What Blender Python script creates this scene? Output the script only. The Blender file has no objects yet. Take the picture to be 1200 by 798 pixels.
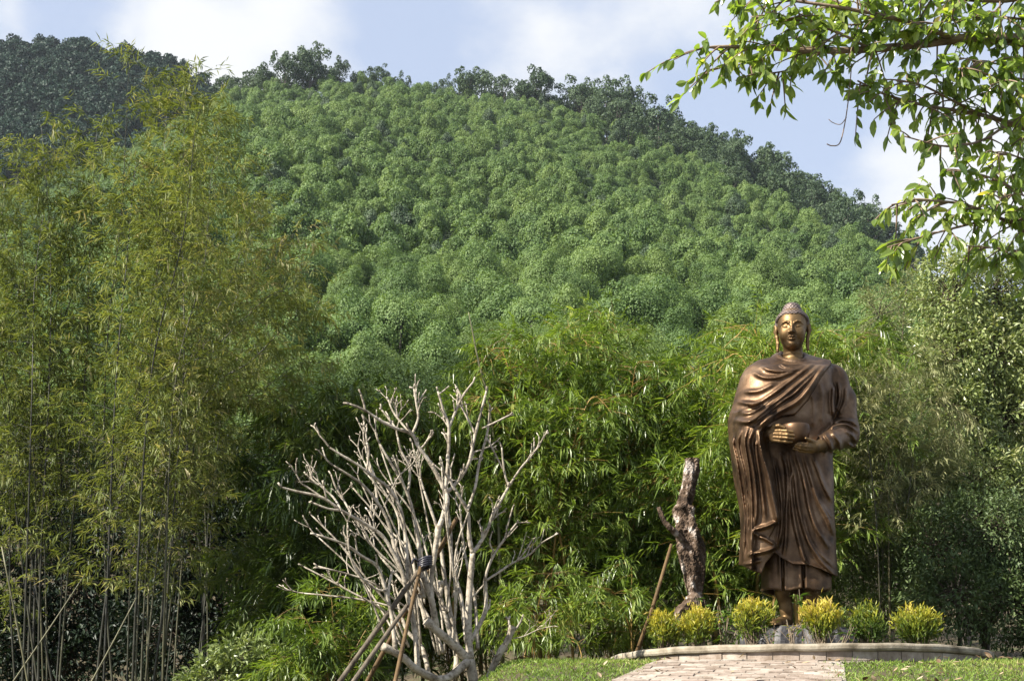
import bpy, math, random, time
import numpy as np
from mathutils import Vector, Matrix
import openvdb as vdb
T0 = time.time()
SC = bpy.context.scene
COL = SC.collection

# ------------------------------------------------------------------ camera
F_PX, CX, PY0, PITCH = 1667.0, 600.0, 695.0, math.radians(6.0)
CAM = np.array([0.0, 0.0, 1.6])
cd = bpy.data.cameras.new('camera')
cd.sensor_width = 36.0
cd.lens = F_PX / 1200.0 * 36.0
cd.shift_y = (PY0 - 399.0) / 1200.0
cd.clip_start, cd.clip_end = 0.1, 4000.0
cam = bpy.data.objects.new('camera', cd)
cam.location = CAM
cam.rotation_euler = (math.radians(90) + PITCH, 0, 0)
COL.objects.link(cam)
SC.camera = cam
SC.view_settings.view_transform = 'Standard'
SC.view_settings.look = 'None'
SC.view_settings.gamma = 1.0
SC.view_settings.exposure = 1.4
SC.view_settings.use_curve_mapping = False
SC.cycles.max_bounces = 12
SC.cycles.diffuse_bounces = 8
SC.cycles.glossy_bounces = 3
SC.cycles.transmission_bounces = 4
SC.cycles.volume_bounces = 0
SC.cycles.caustics_reflective = False
SC.cycles.caustics_refractive = False

# ------------------------------------------------------------------ sun and sky
SUN = np.array([-0.76, -0.40, 0.74]); SUN /= np.linalg.norm(SUN)
SUN_EL = math.asin(SUN[2]); SUN_ROT = math.atan2(SUN[0], SUN[1])
sl = bpy.data.lights.new('sun', 'SUN')
sl.energy = 5.0; sl.angle = math.radians(0.5); sl.color = (1.0, 0.93, 0.82)
so = bpy.data.objects.new('sun', sl)
so.rotation_euler = Vector(-SUN).to_track_quat('-Z', 'Y').to_euler()
so.location = (-20, -10, 30)
COL.objects.link(so)

def P(px, py, Y):
    """the point of the place that stands Y metres ahead on the line of sight through photo pixel (px, py)"""
    xc, yc = (px - CX) / F_PX, (PY0 - py) / F_PX
    d = np.array([xc, math.cos(PITCH) - yc * math.sin(PITCH), math.sin(PITCH) + yc * math.cos(PITCH)])
    return CAM + d * (Y / d[1])
def PROJ(X, Y, Z):
    dz = Z - CAM[2]
    den = Y * math.cos(PITCH) + dz * math.sin(PITCH)
    yc = (-Y * math.sin(PITCH) + dz * math.cos(PITCH)) / den
    return CX + F_PX * X / den, PY0 - F_PX * yc

world = bpy.data.worlds.new('World'); SC.world = world
world.use_nodes = True
def build_world():
    nt = world.node_tree; N = nt.nodes; L = nt.links
    for n in list(N): N.remove(n)
    out = N.new('ShaderNodeOutputWorld'); bg = N.new('ShaderNodeBackground')
    sky = N.new('ShaderNodeTexSky'); sky.sky_type = 'NISHITA'; sky.sun_disc = False
    sky.sun_elevation = SUN_EL; sky.sun_rotation = SUN_ROT
    sky.air_density = 1.0; sky.dust_density = 1.2; sky.ozone_density = 1.0
    tc = N.new('ShaderNodeTexCoord')
    mp = N.new('ShaderNodeMapping'); mp.inputs['Scale'].default_value = (1.0, 1.0, 1.5)
    mp.inputs['Location'].default_value = (0.37, 0.2, 0.1)
    L.new(tc.outputs['Generated'], mp.inputs['Vector'])
    nz = N.new('ShaderNodeTexNoise'); nz.inputs['Scale'].default_value = 7.0
    nz.inputs['Detail'].default_value = 9.0; nz.inputs['Roughness'].default_value = 0.55
    nz.inputs['Distortion'].default_value = 0.0
    L.new(mp.outputs[0], nz.inputs['Vector'])
    acc = nz.outputs['Fac']
    nm = N.new('ShaderNodeVectorMath'); nm.operation = 'NORMALIZE'
    L.new(tc.outputs['Generated'], nm.inputs[0])
    def blob(px, py, r0, r1, amount):
        nonlocal acc
        d = P(px, py, 100) - CAM; d = d / np.linalg.norm(d)
        dt = N.new('ShaderNodeVectorMath'); dt.operation = 'DOT_PRODUCT'
        L.new(nm.outputs[0], dt.inputs[0]); dt.inputs[1].default_value = tuple(d)
        mr = N.new('ShaderNodeMapRange'); mr.interpolation_type = 'SMOOTHSTEP'
        mr.inputs['From Min'].default_value = math.cos(math.radians(r1)); mr.inputs['From Max'].default_value = math.cos(math.radians(r0))
        mr.inputs['To Min'].default_value = 0; mr.inputs['To Max'].default_value = amount
        L.new(dt.outputs['Value'], mr.inputs['Value'])
        ad = N.new('ShaderNodeMath'); ad.operation = 'ADD'
        L.new(acc, ad.inputs[0]); L.new(mr.outputs[0], ad.inputs[1]); acc = ad.outputs[0]
    blob(300, 40, 0, 4.6, 0.25); blob(170, 30, 0, 3.6, 0.14); blob(20, 30, 0, 2.6, 0.15); blob(85, 5, 0, 2.2, -0.20); blob(270, -15, 0, 2.0, -.12)
    blob(590, 20, 0, 4.5, 0.07); blob(740, 40, 0, 5, 0.2); blob(590, 50, 0, 3.0, .12); blob(1140, 230, 0, 5.5, 0.24); blob(520, 60, 0, 3, -0.05)
    blob(900, 150, 0, 5.5, -0.03)
    rp = N.new('ShaderNodeMapRange'); rp.interpolation_type = 'SMOOTHSTEP'
    rp.inputs['From Min'].default_value = 0.44; rp.inputs['From Max'].default_value = 0.80
    rp.inputs['To Min'].default_value = 0.0
    L.new(acc, rp.inputs['Value'])
    mx = N.new('ShaderNodeMix'); mx.data_type = 'RGBA'
    L.new(rp.outputs[0], mx.inputs['Factor'])
    vl = N.new('ShaderNodeMix'); vl.data_type = 'RGBA'; vl.inputs['Factor'].default_value = 0.68   # thin high veil of cloud
    L.new(sky.outputs[0], vl.inputs['A']); vl.inputs['B'].default_value = (4.3, 4.9, 6.2, 1)
    L.new(vl.outputs['Result'], mx.inputs['A'])
    mx.inputs['B'].default_value = SKY_CLOUD
    L.new(mx.outputs['Result'], bg.inputs['Color'])
    bg.inputs['Strength'].default_value = 0.063
    L.new(bg.outputs[0], out.inputs['Surface'])
SKY_CLOUD = (5.9, 6.0, 6.15, 1)
build_world()

# ------------------------------------------------------------------ helpers
rng = np.random.default_rng(7)
def tag(o, label=None, cat=None, group=None, kind=None):
    if label: o['label'] = label
    if cat: o['category'] = cat
    if group: o['group'] = group
    if kind: o['kind'] = kind
    return o
def empty(name, loc):
    o = bpy.data.objects.new(name, None); o.location = tuple(loc); o.empty_display_size = 0.2
    COL.objects.link(o); return o

class MB:
    """collects vertices and faces (triangles / quads) of ONE mesh"""
    def __init__(s): s.V = []; s.F = {3: [], 4: []}; s.n = 0; s.t = []
    def add(s, V, faces, tint=0.5):
        V = np.asarray(V, dtype=np.float64).reshape(-1, 3)
        s.V.append(V)
        s.t.append(np.broadcast_to(np.asarray(tint, dtype=np.float64), (len(V),)))
        for f in (faces if isinstance(faces, list) else [faces]):
            f = np.asarray(f, dtype=np.int64)
            if f.size: s.F[f.shape[1]].append(f + s.n)
        s.n += len(V)
    def mesh(s, name, mat, smooth=False, origin=(0, 0, 0)):
        me = bpy.data.meshes.new(name)
        V = np.concatenate(s.V) - np.asarray(origin, dtype=np.float64); T = np.concatenate(s.t)
        f3 = np.concatenate(s.F[3]) if s.F[3] else np.zeros((0, 3), int)
        f4 = np.concatenate(s.F[4]) if s.F[4] else np.zeros((0, 4), int)
        me.vertices.add(len(V)); me.vertices.foreach_set('co', V.astype(np.float32).ravel())
        nl = f3.size + f4.size
        me.loops.add(nl); me.loops.foreach_set('vertex_index', np.concatenate([f3.ravel(), f4.ravel()]).astype(np.int32))
        npoly = len(f3) + len(f4)
        me.polygons.add(npoly)
        st = np.concatenate([np.arange(len(f3)) * 3, f3.size + np.arange(len(f4)) * 4]).astype(np.int32)
        me.polygons.foreach_set('loop_start', st)
        me.polygons.foreach_set('use_smooth', np.full(npoly, bool(smooth)))
        a = me.attributes.new('tint', 'FLOAT', 'POINT'); a.data.foreach_set('value', T.astype(np.float32))
        me.update(calc_edges=True)
        if mat: me.materials.append(mat)
        return me
    def obj(s, name, mat, parent=None, smooth=False, loc=None):
        """loc: world position of the object's origin; parent: an Empty / mesh with no rotation"""
        o0 = np.zeros(3) if loc is None else np.asarray(loc, dtype=np.float64)
        pw = np.zeros(3)
        if parent is not None: pw = wpos(parent)
        if loc is None: o0 = pw
        o = bpy.data.objects.new(name, s.mesh(name, mat, smooth, o0))
        COL.objects.link(o)
        if parent is not None: o.parent = parent
        o.location = tuple(o0 - pw)
        return o
def wpos(o):
    p = np.zeros(3)
    while o is not None:
        p = p + np.array(o.location); o = o.parent
    return p

def catmull(pts, n=6):
    p = np.asarray(pts, dtype=np.float64)
    if len(p) < 3: return np.array([p[0] + (p[-1] - p[0]) * t for t in np.linspace(0, 1, n + 1)])
    q = np.vstack([2 * p[0] - p[1], p, 2 * p[-1] - p[-2]])
    out = []
    for i in range(1, len(q) - 2):
        for t in np.linspace(0, 1, n, endpoint=False):
            a, b, c, d = q[i - 1], q[i], q[i + 1], q[i + 2]
            out.append(0.5 * (2 * b + (c - a) * t + (2 * a - 5 * b + 4 * c - d) * t * t + (3 * b - a - 3 * c + d) * t ** 3))
    out.append(q[-2])
    return np.array(out)

def tube(mb, pts, radii, ns=6, tint=0.5, cap=True, rough=0.0, rg=rng):
    p = np.asarray(pts, dtype=np.float64); r = np.broadcast_to(np.asarray(radii, dtype=np.float64), (len(p),))
    d = np.gradient(p, axis=0); d /= np.linalg.norm(d, axis=1)[:, None] + 1e-12
    ref = np.array([0.0, 0, 1]) if abs(d[0][2]) < 0.9 else np.array([1.0, 0, 0])
    a = np.cross(d[0], ref); a /= np.linalg.norm(a)
    A = []
    for k in range(len(p)):
        a = a - d[k] * a.dot(d[k]); a = a / (np.linalg.norm(a) + 1e-12); A.append(a)
    A = np.array(A); B = np.cross(d, A)
    th = np.arange(ns) * 2 * math.pi / ns
    rr = r[:, None] * np.ones(ns)[None]
    if rough: rr = rr * (1 + rough * rg.standard_normal(rr.shape))
    V = p[:, None, :] + rr[..., None] * (np.cos(th)[None, :, None] * A[:, None, :] + np.sin(th)[None, :, None] * B[:, None, :])
    V = V.reshape(-1, 3)
    i = np.arange(len(p) - 1)[:, None] * ns; j = np.arange(ns)[None]; k = (j + 1) % ns
    Fq = np.stack([i + j, i + k, i + ns + k, i + ns + j], -1).reshape(-1, 4)
    fs = [Fq]
    if cap:
        V = np.vstack([V, p[0], p[-1]]); n0 = len(p) * ns
        jj = np.arange(ns); kk = (jj + 1) % ns
        fs.append(np.stack([np.full(ns, n0), kk, jj], -1))
        e = (len(p) - 1) * ns
        fs.append(np.stack([np.full(ns, n0 + 1), e + jj, e + kk], -1))
    mb.add(V, fs, tint)

def unit(v):
    v = np.asarray(v, dtype=np.float64); return v / (np.linalg.norm(v, axis=-1, keepdims=True) + 1e-12)

def blades(mb, P0, D, L, W, tint, up=None, droop=0.0, fold=0.25):
    """narrow leaves: base, two sides, tip; folded along the midrib and bent down by droop"""
    P0 = np.asarray(P0, float); D = unit(D); n = len(P0)
    L = np.broadcast_to(L, (n,))[:, None]; W = np.broadcast_to(W, (n,))[:, None]
    U = np.tile([0, 0, 1.0], (n, 1)) if up is None else up
    S = unit(np.cross(D, U) + 1e-6); Nn = np.cross(S, D)
    dv = np.array([0, 0, -1.0]) * droop
    mid = P0 + D * L * 0.42 + dv * L * 0.15
    tip = P0 + D * L + dv * L * 0.6
    V = np.stack([P0, mid + S * W * 0.5 + Nn * W * fold, tip, mid - S * W * 0.5 + Nn * W * fold], 1)
    i = np.arange(n)[:, None] * 4
    mb.add(V.reshape(-1, 3), [np.concatenate([i + [0, 1, 2], i + [0, 2, 3]])], np.repeat(np.broadcast_to(tint, (n,)), 4))

def broad_leaves(mb, P0, D, L, W, tint, up=None, droop=0.15, fold=0.18):
    """ovate leaves with a curved, folded blade"""
    P0 = np.asarray(P0, float); D = unit(D); n = len(P0)
    L = np.broadcast_to(L, (n,))[:, None]; W = np.broadcast_to(W, (n,))[:, None]
    U = np.tile([0, 0, 1.0], (n, 1)) if up is None else up
    S = unit(np.cross(D, U) + 1e-6); Nn = np.cross(S, D)
    def mid(t): return P0 + D * L * t - Nn * L * droop * t * t
    rows = [(0.0, 0.03), (0.22, 0.36), (0.5, 0.5), (0.76, 0.36), (0.93, 0.10), (1.0, 0.0)]
    Vs = []
    for t, w in rows:
        m = mid(t)
        Vs += [m + S * W * w + Nn * W * w * fold * 2, m, m - S * W * w + Nn * W * w * fold * 2]
    V = np.stack(Vs, 1); m = V.shape[1]
    i = np.arange(n)[:, None] * m
    fs = []
    for r in range(len(rows) - 1):
        b = r * 3
        fs += [i + [b, b + 1, b + 4, b + 3], i + [b + 1, b + 2, b + 5, b + 4]]
    mb.add(V.reshape(-1, 3), [np.concatenate(fs)], np.repeat(np.broadcast_to(tint, (n,)), m))

def rand_dirs(n, rg=rng):
    return unit(rg.standard_normal((n, 3)))

def smoothstep(a, b, x):
    t = np.clip((x - a) / (b - a), 0, 1); return t * t * (3 - 2 * t)

# ------------------------------------------------------------------ materials
def new_mat(name):
    m = bpy.data.materials.new(name); m.use_nodes = True
    nt = m.node_tree
    return m, nt, nt.nodes['Principled BSDF'], nt.nodes['Material Output']
def ramp(nt, stops):
    r = nt.nodes.new('ShaderNodeValToRGB'); e = r.color_ramp.elements
    while len(e) > len(stops): e.remove(e[-1])
    while len(e) < len(stops): e.new(0.5)
    for k, (p, c) in enumerate(stops): e[k].position = p; e[k].color = (*c, 1)
    return r
def noise(nt, scale, detail=5, rough=0.55, coord='Object', stretch=None):
    tc = nt.nodes.new('ShaderNodeTexCoord'); n = nt.nodes.new('ShaderNodeTexNoise')
    n.inputs['Scale'].default_value = scale; n.inputs['Detail'].default_value = detail; n.inputs['Roughness'].default_value = rough
    if stretch:
        mp = nt.nodes.new('ShaderNodeMapping'); mp.inputs['Scale'].default_value = stretch
        nt.links.new(tc.outputs[coord], mp.inputs['Vector']); nt.links.new(mp.outputs[0], n.inputs['Vector'])
    else: nt.links.new(tc.outputs[coord], n.inputs['Vector'])
    return n
def leaf_mat(name, stops, trans=0.35, rough=0.45, spec=0.4, tcol=(1.25, 1.25, 0.55), vary=0.3):
    m, nt, b, out = new_mat(name)
    at = nt.nodes.new('ShaderNodeAttribute'); at.attribute_name = 'tint'
    oi = nt.nodes.new('ShaderNodeObjectInfo')
    ma = nt.nodes.new('ShaderNodeMath'); ma.operation = 'MULTIPLY_ADD'
    nt.links.new(oi.outputs['Random'], ma.inputs[0]); ma.inputs[1].default_value = vary
    ad = nt.nodes.new('ShaderNodeMath'); ad.operation = 'ADD'; ad.inputs[1].default_value = -vary / 2
    nt.links.new(at.outputs['Fac'], ad.inputs[0]); nt.links.new(ad.outputs[0], ma.inputs[2])
    r = ramp(nt, stops); nt.links.new(ma.outputs[0], r.inputs[0])
    nt.links.new(r.outputs[0], b.inputs['Base Color'])
    b.inputs['Roughness'].default_value = rough; b.inputs['Specular IOR Level'].default_value = spec
    if trans > 0:
        tr = nt.nodes.new('ShaderNodeBsdfTranslucent'); mx = nt.nodes.new('ShaderNodeMixShader')
        mc = nt.nodes.new('ShaderNodeMix'); mc.data_type = 'RGBA'; mc.blend_type = 'MULTIPLY'; mc.inputs['Factor'].default_value = 1
        nt.links.new(r.outputs[0], mc.inputs['A']); mc.inputs['B'].default_value = (*tcol, 1)
        nt.links.new(mc.outputs['Result'], tr.inputs['Color'])
        mx.inputs[0].default_value = trans
        nt.links.new(b.outputs[0], mx.inputs[1]); nt.links.new(tr.outputs[0], mx.inputs[2])
        nt.links.new(mx.outputs[0], out.inputs['Surface'])
    return m
def bump_on(nt, b, fac, strength=0.3, dist=0.02):
    bp = nt.nodes.new('ShaderNodeBump'); bp.inputs['Strength'].default_value = strength; bp.inputs['Distance'].default_value = dist
    nt.links.new(fac, bp.inputs['Height']); nt.links.new(bp.outputs[0], b.inputs['Normal'])
def noise_mat(name, scale, stops, rough=0.8, metal=0.0, bump=0.0, bscale=None, detail=6, spec=0.3, stretch=None, dist=0.02):
    m, nt, b, out = new_mat(name)
    n = noise(nt, scale, detail, stretch=stretch)
    r = ramp(nt, stops); nt.links.new(n.outputs['Fac'], r.inputs[0]); nt.links.new(r.outputs[0], b.inputs['Base Color'])
    b.inputs['Roughness'].default_value = rough; b.inputs['Metallic'].default_value = metal
    b.inputs['Specular IOR Level'].default_value = spec
    if bump:
        n2 = noise(nt, bscale or scale * 3, 6, 0.6, stretch=stretch); bump_on(nt, b, n2.outputs['Fac'], bump, dist)
    return m
# ------------------------------------------------------------------ ground, path, planter
def GZ(X, Y):
    X = np.asarray(X, float); Y = np.asarray(Y, float)
    z = np.interp(Y, [-40, 0, 11.3, 13, 16, 22, 30, 40, 50, 60, 80, 106, 130], [-4, -.03, 2.235, 2.335, 2.36, 2.5, 4.0, 6.6, 9.8, 13.2, 19.5, 27.3, 31])
    z = z - 0.55 * smoothstep(0.10, -0.9, X) * smoothstep(4, 9, Y) * smoothstep(40, 18, Y) - 0.85 * smoothstep(-0.6, -3.2, X) * smoothstep(-2, 8, Y) * smoothstep(60, 20, Y)
    z = z - 0.10 * smoothstep(4.6, 6.5, X) * smoothstep(60, 20, Y)
    z = z + 0.02 * np.sin(X * 2.1 + 1.3 * Y) * np.sin(Y * 1.7 - X) * smoothstep(13.5, 16, Y)
    return z
PC = np.array([2.61, 13.0]); PR = 1.68
RIM_Z = P(935, 768, 13.0)[2]

def ground():
    ys = np.concatenate([np.arange(-12, 8, .5), np.arange(8, 16, .125), np.arange(16, 40, .6), np.arange(40, 110, 3.0), [112, 116, 125]])
    us = np.linspace(-1, 1, 161)
    Y, U = np.meshgrid(ys, us, indexing='ij'); X = U * (10 + np.maximum(Y, 0) * 0.75) + 0.0
    Z = GZ(X, Y)
    n = len(us); i = np.arange(len(ys) - 1)[:, None] * n; j = np.arange(n - 1)[None]
    mb = MB(); mb.add(np.stack([X, Y, Z], -1), np.stack([i + j, i + j + 1, i + n + j + 1, i + n + j], -1).reshape(-1, 4))
    m = noise_mat('soil', 2.2, [(.3, (.035, .026, .016)), (.5, (.07, .055, .03)), (.62, (.045, .055, .02)), (.8, (.09, .075, .045))], .95, bump=.6, bscale=14)
    tag(mb.obj('ground', m, smooth=True), kind='structure')
ground()

PATH_A = (np.array([.685, 10.2]), np.array([1.14, 11.3]))     # left edge of the path (continued both ways)
def path_uv(u, v):
    """u across 0..1, v along (metres before the planter)"""
    l = PATH_A[0] + (PATH_A[1] - PATH_A[0]) * ((11.3 - v - 10.2) / 1.1)
    r = np.array([2.62, 11.3]) + np.array([-.24, -1.1]) * (v / 1.1)
    return l + (r - l) * u
def path():
    rg = np.random.default_rng(5)
    mb = MB(); v = -0.35; row = 0
    while v < 7.5:
        d = .078 * rg.uniform(.88, 1.12)
        l, r = path_uv(0, v), path_uv(1, v); wid = np.linalg.norm(r - l)
        k = 0; off = (row % 2) * .5
        nb = int(wid / .175) + 2
        for k in range(nb):
            u0 = (k - off) * .175 / wid + rg.normal(0, .003); u1 = u0 + (.175 - .006) / wid
            u0 = max(u0, 0 + rg.uniform(-.01, .02)); u1 = min(u1, 1 + rg.uniform(-.02, .01))
            if u1 - u0 < .03: continue
            c = [path_uv(u0, v + .003), path_uv(u1, v + .003), path_uv(u1, v + d - .003), path_uv(u0, v + d - .003)]
            if min(np.linalg.norm(np.array(q) - PC) for q in c) < PR + .03 and v < 0: continue
            h = rg.normal(.017, .003); tilt = rg.normal(0, .003, 4)
            top = [(q[0], q[1], GZ(*q) + h + tilt[e]) for e, q in enumerate(c)]
            ins = []
            cc = np.mean(top, 0)
            for q in top: ins.append(np.array(q) * .95 + cc * .05 + [0, 0, .002])
            bot = [(q[0], q[1], GZ(*q) - .05) for q in c]
            V = np.array(bot + top + [tuple(q) for q in ins])
            f = [[8, 9, 10, 11]] + [[a, (a + 1) % 4, 4 + (a + 1) % 4, 4 + a] for a in range(4)] + [[4 + a, 4 + (a + 1) % 4, 8 + (a + 1) % 4, 8 + a] for a in range(4)]
            f = [q[::-1] for q in f]
            mb.add(V, np.array(f), rg.random())
        v += d; row += 1
    m, nt, b, out = new_mat('worn_brick')
    at = nt.nodes.new('ShaderNodeAttribute'); at.attribute_name = 'tint'
    r = ramp(nt, [(0, (.24, .19, .15)), (.35, (.31, .255, .21)), (.7, (.35, .30, .25)), (1, (.40, .355, .30))])
    nt.links.new(at.outputs['Fac'], r.inputs[0])
    n = noise(nt, 9, 8, .65); r2 = ramp(nt, [(.35, (.55, .5, .45)), (.6, (1.0, 1.0, 1.0))]); nt.links.new(n.outputs['Fac'], r2.inputs[0])
    mx = nt.nodes.new('ShaderNodeMix'); mx.data_type = 'RGBA'; mx.blend_type = 'MULTIPLY'; mx.inputs['Factor'].default_value = 1
    nt.links.new(r.outputs[0], mx.inputs['A']); nt.links.new(r2.outputs[0], mx.inputs['B']); nt.links.new(mx.outputs['Result'], b.inputs['Base Color'])
    b.inputs['Roughness'].default_value = .85
    n2 = noise(nt, 70, 6, .7); bump_on(nt, b, n2.outputs['Fac'], .6, .006)
    tag(mb.obj('path', m), kind='structure')
    # mortar bed
    mb = MB(); vs = np.arange(-.30, 7.6, .15)
    V = []
    for v in vs:
        for u in (-.01, .33, .66, 1.01):
            q = path_uv(u, v); V.append((q[0], q[1], GZ(*q) + .011))
    n = 4; i = np.arange(len(vs) - 1)[:, None] * n; j = np.arange(3)[None]
    mb.add(V, np.stack([i + j, i + n + j, i + n + j + 1, i + j + 1], -1).reshape(-1, 4))
    tag(mb.obj('path_bed', noise_mat('sandy_mortar', 20, [(.3, (.22, .19, .155)), (.7, (.34, .30, .25))], .95, bump=.4)), kind='structure')
path()

def planter():
    root = empty('round_planter', (PC[0], PC[1], GZ(*PC)))
    tag(root, 'round raised bed with a rounded pale concrete rim over low brickwork', 'planter')
    rg = np.random.default_rng(8)
    # coping
    prof = [(-.13, -.064), (.005, -.064), (.020, -.058), (.027, -.044), (.027, -.020), (.020, -.006), (.004, 0), (-.05, .001), (-.12, -.003), (-.13, -.012)]
    ns = 220; a = np.arange(ns) * 2 * math.pi / ns
    pr = np.array(prof); wob = 1 + .0012 * np.sin(a * 7) + .0008 * np.sin(a * 19 + 1)
    R_ = (PR + pr[:, 0])[:, None] * wob; Z_ = RIM_Z + pr[:, 1][:, None] + (.0045 * np.sin(a * 5 + 1) + .002 * np.sin(a * 23))[None]
    V = np.stack([PC[0] + R_ * np.cos(a), PC[1] + R_ * np.sin(a), Z_], -1).reshape(-1, 3)
    n = len(prof); i = np.arange(n)[:, None] * ns; i2 = ((np.arange(n) + 1) % n)[:, None] * ns; j = np.arange(ns); k = (j + 1) % ns
    mb = MB(); mb.add(V, np.stack([i + j, i + k, i2 + k, i2 + j], -1).reshape(-1, 4)[:, ::-1])
    mb.obj('coping', noise_mat('weathered_concrete', 7, [(.28, (.09, .075, .05)), (.42, (.20, .17, .125)), (.58, (.31, .275, .215)), (.75, (.17, .155, .11))], .9, bump=.5, bscale=60, dist=.008), root, False)
    # bricks on end under the coping
    mb = MB(); nb = 50
    for q in range(nb):
        for row in range(3):
            a0 = (q + .02 + .5 * (row % 2)) * 2 * math.pi / nb; a1 = (q + .98 + .5 * (row % 2)) * 2 * math.pi / nb
            zt = RIM_Z - .066 - row * .075; zb = zt - .071; ro = PR - .006 + rg.normal(0, .003); V = []
            for z in (zb, zt):
                for (aa, rr) in ((a0, ro), ((a0 + a1) / 2, ro + .002), (a1, ro), (a1, ro - .1), (a0, ro - .1)):
                    V.append((PC[0] + rr * math.cos(aa), PC[1] + rr * math.sin(aa), z))
            mb.add(V, [np.array([[0, 1, 6, 5], [1, 2, 7, 6], [2, 3, 8, 7], [3, 4, 9, 8], [4, 0, 5, 9]]), np.array([[5, 6, 7], [5, 7, 8], [5, 8, 9]])], rg.random())
    mb.obj('brickwork', bpy.data.materials['worn_brick'], root)
    mb = MB(); a = np.linspace(0, 2 * math.pi, 120, endpoint=False); V = np.concatenate([np.stack([PC[0] + (PR - .016) * np.cos(a), PC[1] + (PR - .016) * np.sin(a), np.full(120, z)], -1) for z in (RIM_Z - .32, RIM_Z - .06)])
    j = np.arange(120); k = (j + 1) % 120; mb.add(V, np.stack([j, k, 120 + k, 120 + j], -1)); mb.obj('mortar', bpy.data.materials['sandy_mortar'], root)
    mb = MB(); ang = np.linspace(0, 2 * math.pi, 72, endpoint=False); V = [(PC[0], PC[1], RIM_Z - .04)]
    for r_ in (.5, 1.0, 1.4, PR - .10):
        V += [(PC[0] + r_ * math.cos(t), PC[1] + r_ * math.sin(t), RIM_Z - .045 + rg.normal(0, .012)) for t in ang]
    m_ = 72; f3 = np.array([[0, 1 + j, 1 + (j + 1) % m_] for j in range(m_)])
    f4 = np.array([[1 + r * m_ + j, 1 + (r + 1) * m_ + j, 1 + (r + 1) * m_ + (j + 1) % m_, 1 + r * m_ + (j + 1) % m_] for r in range(3) for j in range(m_)])
    mb.add(V, [f3, f4]); mb.obj('soil', bpy.data.materials['soil'], root, True)
planter()

def rock():
    c = P(933, 744, 13.0); top = P(925, 735, 13.0)[2]; bot = RIM_Z - .09
    rg = np.random.default_rng(12); ns = 44
    a = np.arange(ns) * 2 * math.pi / ns
    rad = (1 + .10 * np.sin(a * 2 + .4) + .07 * np.sin(a * 5 + 2) + .04 * rg.standard_normal(ns))
    lv = [(0, 1.0), (.35, 1.02), (.7, .97), (.93, .90), (1.0, .82)]
    V = []
    for t, s_ in lv:
        for k in range(ns):
            jj = 1 + rg.normal(0, .012)
            V.append((c[0] + .52 * rad[k] * s_ * jj * math.cos(a[k]), 13 + .03 + .46 * rad[k] * s_ * jj * math.sin(a[k]), bot + (top - bot) * t + (rg.normal(0, .008) if t < 1 else -.004)))
    V.append((c[0], 13.03, top - .003)); n0 = len(V) - 1
    i = np.arange(len(lv) - 1)[:, None] * ns; j = np.arange(ns); k = (j + 1) % ns
    e = (len(lv) - 1) * ns
    mb = MB(); mb.add(V, [np.stack([i + j, i + k, i + ns + k, i + ns + j], -1).reshape(-1, 4), np.stack([np.full(ns, n0), e + j, e + k], -1)])
    o = mb.obj('base_rock', noise_mat('dark_slate', 6, [(.3, (.015, .015, .017)), (.5, (.045, .044, .048)), (.68, (.15, .145, .145))], .6, bump=.9, bscale=12, dist=.03), None, False, (c[0], 13, bot))
    tag(o, 'dark grey flat-topped rock under the bronze feet', 'rock')
rock()

# ------------------------------------------------------------------ hills
RIDGE = [(-500, 420), (-200, 330), (0, 245), (100, 212), (180, 172), (260, 124), (320, 112), (400, 106), (470, 112), (540, 124), (630, 138), (720, 156), (760, 176), (840, 206), (900, 232), (960, 262), (1010, 285), (1070, 335), (1140, 385), (1250, 455), (1500, 560), (1900, 680)]
HR = np.array([P(a, b + 8, 380.0) for a, b in RIDGE]); HU = HR[:, 0] / HR[:, 1]; HZ_ = HR[:, 2]
Y0H, Y1H = 105.0, 380.0
def hill_z(X, Y):
    u = X / np.maximum(Y, 1); zr = np.interp(u, HU, HZ_)
    t = (Y - Y0H) / (Y1H - Y0H)
    z = 27 + (zr - 27) * np.where(t < 1, np.sign(t) * np.abs(t) ** 1.03, 1 - (t - 1) * .9)
    w = np.clip(t * 3, 0, 1) * np.clip((1.02 - t) * 4, 0, 1)
    z = z + w * (3.0 * np.sin(X * .045 + .8) * np.sin(Y * .02) + 1.6 * np.sin(X * .11 + Y * .03))
    return z
def far_z(X, Y):
    u = X / Y
    fr = np.array([P(a, b, 520.0) for a, b in [(-700, 180), (-300, 90), (0, 78), (80, 72), (150, 84), (200, 96), (270, 140), (360, 210), (500, 330)]])
    zr = np.interp(u, fr[:, 0] / fr[:, 1], fr[:, 2]); t = (Y - 395) / (520 - 395)
    return np.where(t < 1, zr * (.62 + .38 * t), zr - (t - 1) * 90)
def sheet(name, zf, ys, us, mat):
    Y, U = np.meshgrid(ys, us, indexing='ij'); X = U * Y; Z = zf(X, Y)
    n = len(us); i = np.arange(len(ys) - 1)[:, None] * n; j = np.arange(n - 1)[None]
    mb = MB(); mb.add(np.stack([X, Y, Z], -1), np.stack([i + j, i + j + 1, i + n + j + 1, i + n + j], -1).reshape(-1, 4))
    tag(mb.obj(name, mat, smooth=True), kind='structure')
under = noise_mat('forest_floor', .15, [(.3, (.012, .022, .010)), (.7, (.025, .040, .016))], 1.0)
sheet('hillside', hill_z, np.linspace(104, 440, 80), np.linspace(-.62, .72, 120), under)
sheet('far_hill', far_z, np.linspace(395, 600, 30), np.linspace(-.72, -.02, 60), under)
print('setting', time.time() - T0)
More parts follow.
